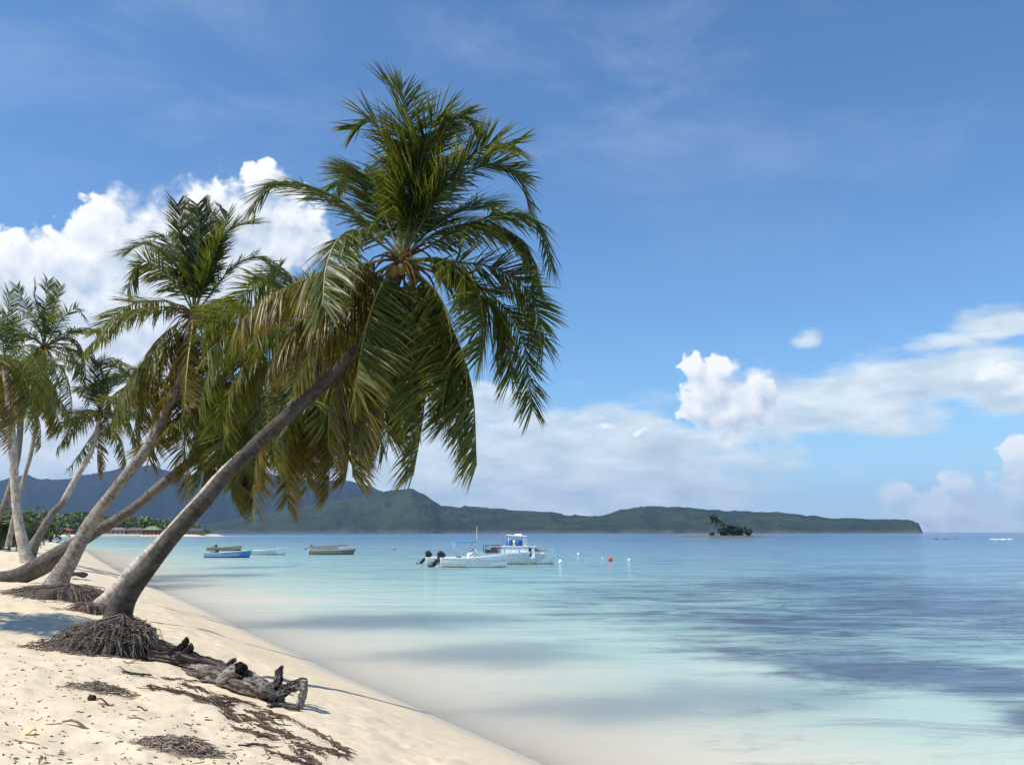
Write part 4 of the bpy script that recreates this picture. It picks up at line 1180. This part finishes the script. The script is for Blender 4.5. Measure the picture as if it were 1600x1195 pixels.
m_ = MB(); m_.box((-2.0, -.5, 1.30), (.7, .7, .55), (.05, .05, .06), taper=.8); m_.box((-2.7, .1, 1.1), (.5, .5, .5), (.07, .06, .06)); m_.box((-1.55, -.6, 1.5), (.35, .4, .16), (.6, .06, .04)); m_.build('deck_gear', CLOTH, rC, False)
# the small craft further off
rD, sD = boat('fishing_boat', 'Tan wooden fishing boat with a dark lump inside, behind the blue boat', 350, 860, 5.6, 1.5, .55, R(-4), bands((.10, .08, .07), (.50, .36, .20), (.30, .22, .13), .22, .85, (.30, .24, .17)), (.42, .34, .22), (.25, .5, .75), (.40, .32, .22), .5, DFT)
outboard(rD, (-1.6, 0, .55), R(70), .9)
rE, sE = boat('fishing_boat', 'Bright blue fishing boat with a pale rail, leftmost of the near row', 355, 871, 5.4, 1.6, .58, R(-5), bands((.04, .07, .16), (.05, .20, .52), (.12, .36, .66), .16, .8, (.30, .38, .45), (.42, .50, .60)), (.55, .50, .45), (.3, .55, .78), (.55, .52, .45), .55, DFT)
outboard(rE, (-1.5, 0, .6), R(75), .8)
rF, sF = boat('fishing_boat', 'White fishing boat with a red waterline, right of the blue boat', 414, 866.5, 5.6, 1.6, .58, R(-6), bands((.45, .12, .07), (.72, .78, .80), (.78, .82, .82), .10, .85, (.55, .56, .52)), (.72, .78, .80), (.25, .5, .75), (.6, .48, .2), .75, DFT)
rG, sG = boat('fishing_boat', 'White fishing boat with a red rail and a raised outboard at its stern', 512, 859, 6.2, 1.6, .62, R(-4), bands((.4, .3, .25), WHT, (.45, .08, .06), .10, .78, (.62, .45, .25)), (.42, .07, .05), (.2, .5, .8), (.62, .45, .22), .45, DFT)
outboard(rG, (-3.1, 0, .5), R(55), 1.0, (.20, .22, .26))
m_ = MB(); m_.tube([(2.2, 0, .7), (2.2, 0, 1.9)], .025, 6, (.2, .15, .1)); m_.build('mooring_post', PAINT, rG)
rH, sH = boat('fishing_boat', 'Dark brown fishing boat lying alongside in front of the red railed one', 518, 866, 6.0, 1.5, .52, R(-3), bands((.03, .05, .05), (.20, .14, .10), (.42, .30, .20), .2, .8, (.35, .28, .2)), (.48, .36, .26), (.3, .6), (.4, .32, .24), .5, DFT)
for b_, bx_, bz_, ex in ((rA, 2.75, 1.05, 3.6), (rC, 3.8, 1.35, 3.2), (rE, 2.6, .8, 2.4), (rH, 2.9, .75, 2.6)):
    m_ = MB(); m_.tube(spline([(bx_, 0, bz_), (bx_ + ex * .5, -.1, bz_ * .36), (bx_ + ex, -.2, -.05)], 8), .02, 5, (.45, .42, .36)); m_.build('mooring_rope', PAINT, b_)
# buoys
for px, py, r, c, lab in ((616.5, 858.5, .22, (.75, .12, .16), 'Pink red buoy floating beyond the motor boats, left of them'), (904, 866.5, .19, WHT, 'White buoy furthest from the beach, right of the cabin boat bow'),
                          (876, 879, .20, WHT, 'White buoy nearest to the bow of the cabin boat'), (942, 871.5, .11, WHT, 'Tiny white float just above the red buoy'),
                          (953.5, 876.5, .25, (.62, .05, .02), 'Large orange red buoy right of the boats'), (983, 876, .16, WHT, 'Small white buoy with a reddish top, rightmost of all')):
    w_ = on_water(px, py); bmb = MB()
    bmb.ball((0, 0, r * .55), r, c, 14, 10)
    bo = bmb.build('buoy', PAINT); bo.location = w_
    tag(bo, lab, 'buoy', 'mooring buoys')
    nb_ = MB(); nb_.tube([(0, 0, r * 1.5), (0, 0, r * 1.9)], r * .18, 8, (.5, .1, .08) if px == 983 else (.3, .3, .3)); nb_.build('mooring_eye', PAINT, bo)

# ---------------------------------------------------------------- small far palms, bushes, islet, village
def small_palm(h, seed, lean=.15, fl=2.6, nf=17):
    r_ = random.Random(seed); mb = MB()
    top = Vector((lean * h, 0, h))
    mb.tube(spline([(0, 0, -.4), (lean * h * .3, .1, h * .5), top], 8), [.24, .17, .16, .15, .14, .13, .12, .11], 7, (.22, .18, .15))
    for i in range(nf):
        azm = 6.283 * i / nf + r_.uniform(-.2, .2); e = R(r_.uniform(-45, 75))
        pts = free_frond(top, azm, e, fl * r_.uniform(.85, 1.15), R(r_.uniform(70, 120)), r_)
        h_ = Vector((math.cos(azm), math.sin(azm), 0)); S = h_.cross(Vector((0, 0, 1)))
        g = lerp((.030, .055, .016), (.085, .10, .025), r_.random())
        for j in range(1, 7):
            for q in range(4):
                t = (j - 1 + q / 4) / 6
                p = pts[j - 1].lerp(pts[j], q / 4); T = (pts[j] - pts[j - 1]).normalized()
                Ll = fl * .30 * (1 - .6 * t) * r_.uniform(.8, 1.2)
                for s_ in (-1, 1):
                    d = (S * s_ * .8 + T * .5 - Vector((0, 0, 1)) * r_.uniform(.1, .7)).normalized()
                    w = T * fl * .030
                    mb.add([p - w, p + w, p + d * Ll + w * .2], [(0, 1, 2)], g)
    return mb
def bush(w, d, h, seed, cols=((.030, .055, .018), (.075, .105, .030)), n=420, leaf_=.16):
    r_ = random.Random(seed); mb = MB()
    lobes = [(r_.uniform(-.6, .6) * w, r_.uniform(-.6, .6) * d, r_.uniform(.35, .68) * h, r_.uniform(.28, .5)) for _ in range(9)]
    mb.tube([(0, 0, -.3), (.1 * w, 0, h * .5)], [.05 * h, .03 * h], 6, (.12, .09, .07))
    for i in range(n):
        lx, ly, lz, lr = r_.choice(lobes)
        a, e = r_.uniform(0, 6.28), r_.uniform(-1.2, 1.5)
        k = r_.uniform(.55, 1.05)
        p = Vector((lx + math.cos(a) * math.cos(e) * w * lr * k, ly + math.sin(a) * math.cos(e) * d * lr * k, max(.02 * h, lz + math.sin(e) * h * lr * k)))
        s_ = leaf_ * h * r_.uniform(.6, 1.3)
        u = Vector((r_.gauss(0, 1), r_.gauss(0, 1), r_.gauss(0, .6))).normalized() * s_
        v = Vector((r_.gauss(0, 1), r_.gauss(0, 1), r_.gauss(0, .6))).normalized() * s_ * .6
        mb.add([p - u, p + v, p + u, p - v], [(0, 1, 2, 3)], lerp(cols[0], cols[1], r_.random()))
    return mb
# islet
ic_ = at(1120, 839.5, 540); ic_.z = 0
mb = MB(); vs = [Vector((0, 0, 1.0))]; cs = [(.10, .12, .05)]
for i in range(1, 9):
    for j in range(48):
        a = 2 * math.pi * j / 48; t = i / 8
        rxx = (33 if math.cos(a) < 0 else 34); x = math.cos(a) * rxx * t; y = math.sin(a) * 12 * t
        z = 1.0 * (1 - t * t) - .25 * (t > .95) + (.5 if x > 8 and t < .9 else 0) * math.sin(j * 1.7 + i) * .4
        vs.append(Vector((x, y, z))); cs.append(lerp((.15, .11, .07), (.10, .15, .04), min(1, max(0, 1.2 - t))) if j % 5 else (.10, .075, .06))
fs = [(0, 1 + j, 1 + (j + 1) % 48) for j in range(48)]
for i in range(7):
    for j in range(48): fs.append((1 + i * 48 + j, 1 + (i + 1) * 48 + j, 1 + (i + 1) * 48 + (j + 1) % 48, 1 + i * 48 + (j + 1) % 48))
mb.add(vs, fs, cs)
io = mb.build('islet', ROCKM); io.location = ic_; tag(io, kind='structure')
def place(mb_or_o, name, m_, px, Y, z, label, cat, group=None, rz=0, sc=1.0):
    if isinstance(mb_or_o, MB): o = mb_or_o.build(name, m_, smooth=False)
    else:
        o = mb_or_o.copy(); COL.objects.link(o)
    o.location = ((px - 800) / FPX * Y, Y, z); o.rotation_euler = (0, 0, rz); o.scale = (sc, sc, sc)
    return tag(o, label, cat, group)
place(small_palm(9.4, 1, .02, 4.6, 24), 'palm_tree', FOLI, 1108, 540, .8, 'Tallest dark palm on the tiny islet, at its left', 'palm tree', 'palms on the islet')
place(small_palm(8.4, 2, .02, 4.4, 24), 'palm_tree', FOLI, 1117, 541, .8, 'Slightly shorter palm beside the tallest one on the islet', 'palm tree', 'palms on the islet')
place(small_palm(5.6, 3, .02, 3.8, 22), 'palm_tree', FOLI, 1127, 540, .8, 'Low brownish palm in the middle of the islet', 'palm tree', 'palms on the islet')
DK = ((.018, .028, .014), (.050, .062, .022))
for px, w, h, sd, lab in ((1131, 3.0, 4.2, 11, 'Dark bush under the low palm on the islet'), (1141, 3.4, 5.6, 12, 'Tallest dark bush on the islet'), (1150, 3.6, 5.2, 13, 'Wide green bush right of the tallest islet bush'),
                          (1160, 3.4, 4.4, 14, 'Brownish bush near the right end of the islet grove'), (1168, 3.0, 3.4, 15, 'Lowest bush at the right end of the islet grove'), (1116, 2.6, 2.0, 16, 'Low green shrub at the foot of the islet palms')):
    place(bush(w, 3.2, h * 1.12, sd, DK, 380, .17), 'bush', FOLI, px - 6, 540, .7, lab, 'bush', 'bushes on the islet')
# green belt behind the far beach
pm = small_palm(7.5, 5, .12, 3.4); proto_p = None
rv = random.Random(41)
for i in range(46):
    px = rv.uniform(20, 322) if i > 10 else rv.uniform(0, 120)
    Y = rv.uniform(665, 715) if px > 110 else rv.uniform(380, 620)
    X_ = (px - 800) / FPX * Y
    sc = rv.uniform(.75, 1.25) * (1.0 if px < 270 else .7)
    o = place(pm if proto_p is None else proto_p, 'palm_tree', FOLI, px, Y, gz(X_, Y), 'One of the many tiny palms in the green belt behind the far beach', 'palm tree', 'palms of the far green belt', rv.uniform(0, 6.28), sc)
    if proto_p is None: proto_p = o
bm_ = bush(7, 6, 7, 51, ((.13, .18, .045), (.21, .26, .065)), 520, .13); proto_b = None
for i in range(70):
    px = 4 + 320 * i / 69 + rv.uniform(-4, 4)
    Y = rv.uniform(690, 740)
    X_ = (px - 800) / FPX * Y
    hgt = float(np.interp(px, [0, 60, 130, 200, 260, 330], [2.0, 1.9, 1.75, 1.5, 1.2, .8])) * rv.uniform(.8, 1.2)
    o = place(bm_ if proto_b is None else proto_b, 'tree', FOLI, px, Y, gz(X_, Y), 'One of the round green trees in the belt behind the far beach', 'tree', 'trees of the far green belt', rv.uniform(0, 6.28), hgt)
    if proto_b is None: proto_b = o
# undergrowth at the left edge
for k, (px, Y, h, sd, lab) in enumerate(((6, 74, 4.4, 61, 'Young palm with broad green fronds at the left edge behind the trunks'), (32, 92, 5.0, 62, 'Young palm with arching fronds between the two leftmost trunks'), (48, 120, 5.2, 63, 'Young palm right of the pinkish trunk, behind it'), (-14, 80, 5.4, 64, 'Young palm cut by the left edge of the picture'))):
    X_ = (px - 800) / FPX * Y
    place(small_palm(h * .38, sd, .05, h * .62, 20), 'young_palm', FOLI, px, Y, gz(X_, Y), lab, 'palm', 'young palms in the undergrowth')
for k, (px, Y, w, h, sd, lab) in enumerate(((-4, 105, 3.6, 3.0, 71, 'Dense green shrub at the very left edge behind the trunks'), (30, 140, 5, 3.6, 72, 'Green shrub behind the pinkish trunk on the far sand'), (58, 175, 6, 4.4, 73, 'Green shrub left of the slim palm trunk'), (86, 260, 8, 6.0, 74, 'Rounded green shrub right of the slim palm trunk'))):
    X_ = (px - 800) / FPX * Y
    place(bush(w, 3, h, sd, ((.035, .06, .018), (.10, .13, .035)), 520, .10), 'shrub', FOLI, px, Y, gz(X_, Y), lab, 'shrub', 'shrubs in the undergrowth')
# village at the end of the bay
def house(px, Y, w, d, h, wall, roofc, label, rh=2.2, hip=True, windows=3, z=None, deck=False):
    X_ = (px - 800) / FPX * Y
    zz = gz(X_, Y) if z is None else z
    root = empty('house', (X_, Y, zz), label, 'house', 'houses at the end of the bay')
    m_ = MB(); m_.box((0, 0, h / 2), (w, d, h), wall); m_.build('wall', WALLM, root, False)
    m_ = MB(); ox, oy = w / 2 + .5, d / 2 + .5; rx = w / 2 - (d / 2 if hip else -.5)
    vs = [(-ox, -oy, h), (ox, -oy, h), (ox, oy, h), (-ox, oy, h), (-rx, 0, h + rh), (rx, 0, h + rh)]
    m_.add([Vector(v) + Vector((0, 0, .02)) for v in vs], [(0, 1, 5, 4), (1, 2, 5), (2, 3, 4, 5), (3, 0, 4), (3, 2, 1, 0)], roofc); m_.build('roof', WALLM, root, False)
    for k in range(windows):
        x = w * ((k + .5) / windows - .5)
        m_ = MB(); m_.box((x, -d / 2 - .03, h * .5), (w / windows * .42, .08, h * .42), (.03, .03, .035)); m_.build('window', WALLM, root, False)
    if deck:
        m_ = MB(); m_.box((0, 0, -.1), (w + 2.4, d + 2.4, .18), (.2, .15, .12))
        for i in range(6):
            for yy in (-d / 2 - .9, d / 2 + .9): m_.tube([((w + 2) * (i / 5 - .5), yy, -2.8), ((w + 2) * (i / 5 - .5), yy, -.1)], .14, 6, (.1, .08, .07))
        m_.build('stilt_deck', WALLM, root)
    return root
house(245, 612, 10.5, 7, 2.9, (.28, .05, .04), (.16, .24, .10), 'Red walled house with a green hipped roof on stilts over the bay', 2.4, True, 4, 1.5, True)
house(308, 668, 15, 7, 3.0, (.20, .18, .16), (.07, .065, .065), 'Long dark roofed boathouse at the tip of the far shore', 1.8, False, 6, .9, True)
house(105, 640, 15, 7, 2.6, (.30, .10, .07), (.26, .065, .04), 'Long low house with a red roof behind the far beach', 1.6, True, 5)
house(150, 652, 12, 7, 2.6, (.24, .12, .09), (.14, .07, .05), 'Low brown roofed house behind the mottled palm trunk', 1.6, True, 4)
house(188, 650, 16, 7, 2.8, (.36, .30, .25), (.20, .15, .13), 'Pale walled house with a grey brown roof behind the long pier', 1.7, True, 5)
house(218, 652, 12, 7, 2.6, (.30, .22, .19), (.13, .09, .08), 'Brown roofed house beside the red house on stilts', 1.7, True, 4)
# pier with coloured rail posts
pr = empty('pier', ((196 - 800) / FPX * 604, 604, 0), 'Low wooden pier with pale green and white posts along the far beach', 'pier')
m_ = MB(); m_.box((0, 0, .75), (26, 2.2, .2), (.30, .20, .12)); m_.build('deck', WALLM, pr, False)
m_ = MB(); m_.box((0, -1.14, .50), (26, .06, .28), (.55, .38, .10)); m_.build('edge_board', WALLM, pr, False)
for i in range(16):
    m_ = MB(); x = -12.6 + 25.2 * i / 15
    m_.tube([(x, -.95, -1), (x, -.95, 1.9)], .17, 6, (.30, .48, .42) if i % 3 else (.7, .7, .66)); m_.build('post', WALLM, pr)
def tiny(px, py, L, c, label, head):
    return boat('rowing_boat', label, px, py, L, 1.6, .6, head, bands(c, c, None, .1, .9, (.4, .4, .4)), c, (.3, .6), (.4, .4, .4), .5, 'tiny boats by the far village')
tiny(290, 837.6, 5, WHT, 'Tiny white boat by the tip of the far shore, right of the largest trunk', .4)
tiny(55, 844.5, 5, (.6, .6, .55), 'Tiny pale boat drawn near the far left beach', .9)
# reef with a breaking wave on the right
rk = MB(); r_ = random.Random(5)
for i in range(7): rk.ball((r_.uniform(-7, 7), r_.uniform(-1, 1), -.1), r_.uniform(.3, .8), (.06, .055, .05), 8, 6, (1.8, 1, .55), .2, r_)
ro_ = rk.build('reef_rock', ROCKM); ro_.location = ((1462 - 800) / FPX * 400, 400, 0); tag(ro_, 'Low dark reef rock just breaking the surface far out on the right', 'rock')
fm = MB()
for i in range(26): fm.ball((r_.uniform(-4.5, 4.5), r_.uniform(-.8, .8), .05), r_.uniform(.25, .6), (.8, .82, .83), 8, 6, (2.2, 1, .55), .25, r_)
fo = fm.build('breaking_wave', CLOTH); fo.location = ((1553 - 800) / FPX * 380, 380, 0); tag(fo, 'White foam of a wave breaking on the reef at the right', 'wave', kind='stuff')

# ---------------------------------------------------------------- haze
hz = MB(); hz.box((-200, 5950, 248), (15000, 12300, 504), (1, 1, 1))
hm, k, out = mat('haze')
pv = k.new('ShaderNodeVolumePrincipled')
pv.inputs['Color'].default_value = (0.40, 0.63, 0.96, 1)
pv.inputs['Density'].default_value = 0.00007
pv.inputs['Anisotropy'].default_value = 0.1
k.link(pv.outputs[0], out.inputs['Volume'])
ho_ = hz.build('haze', hm, smooth=False)
tag(ho_, kind='stuff')
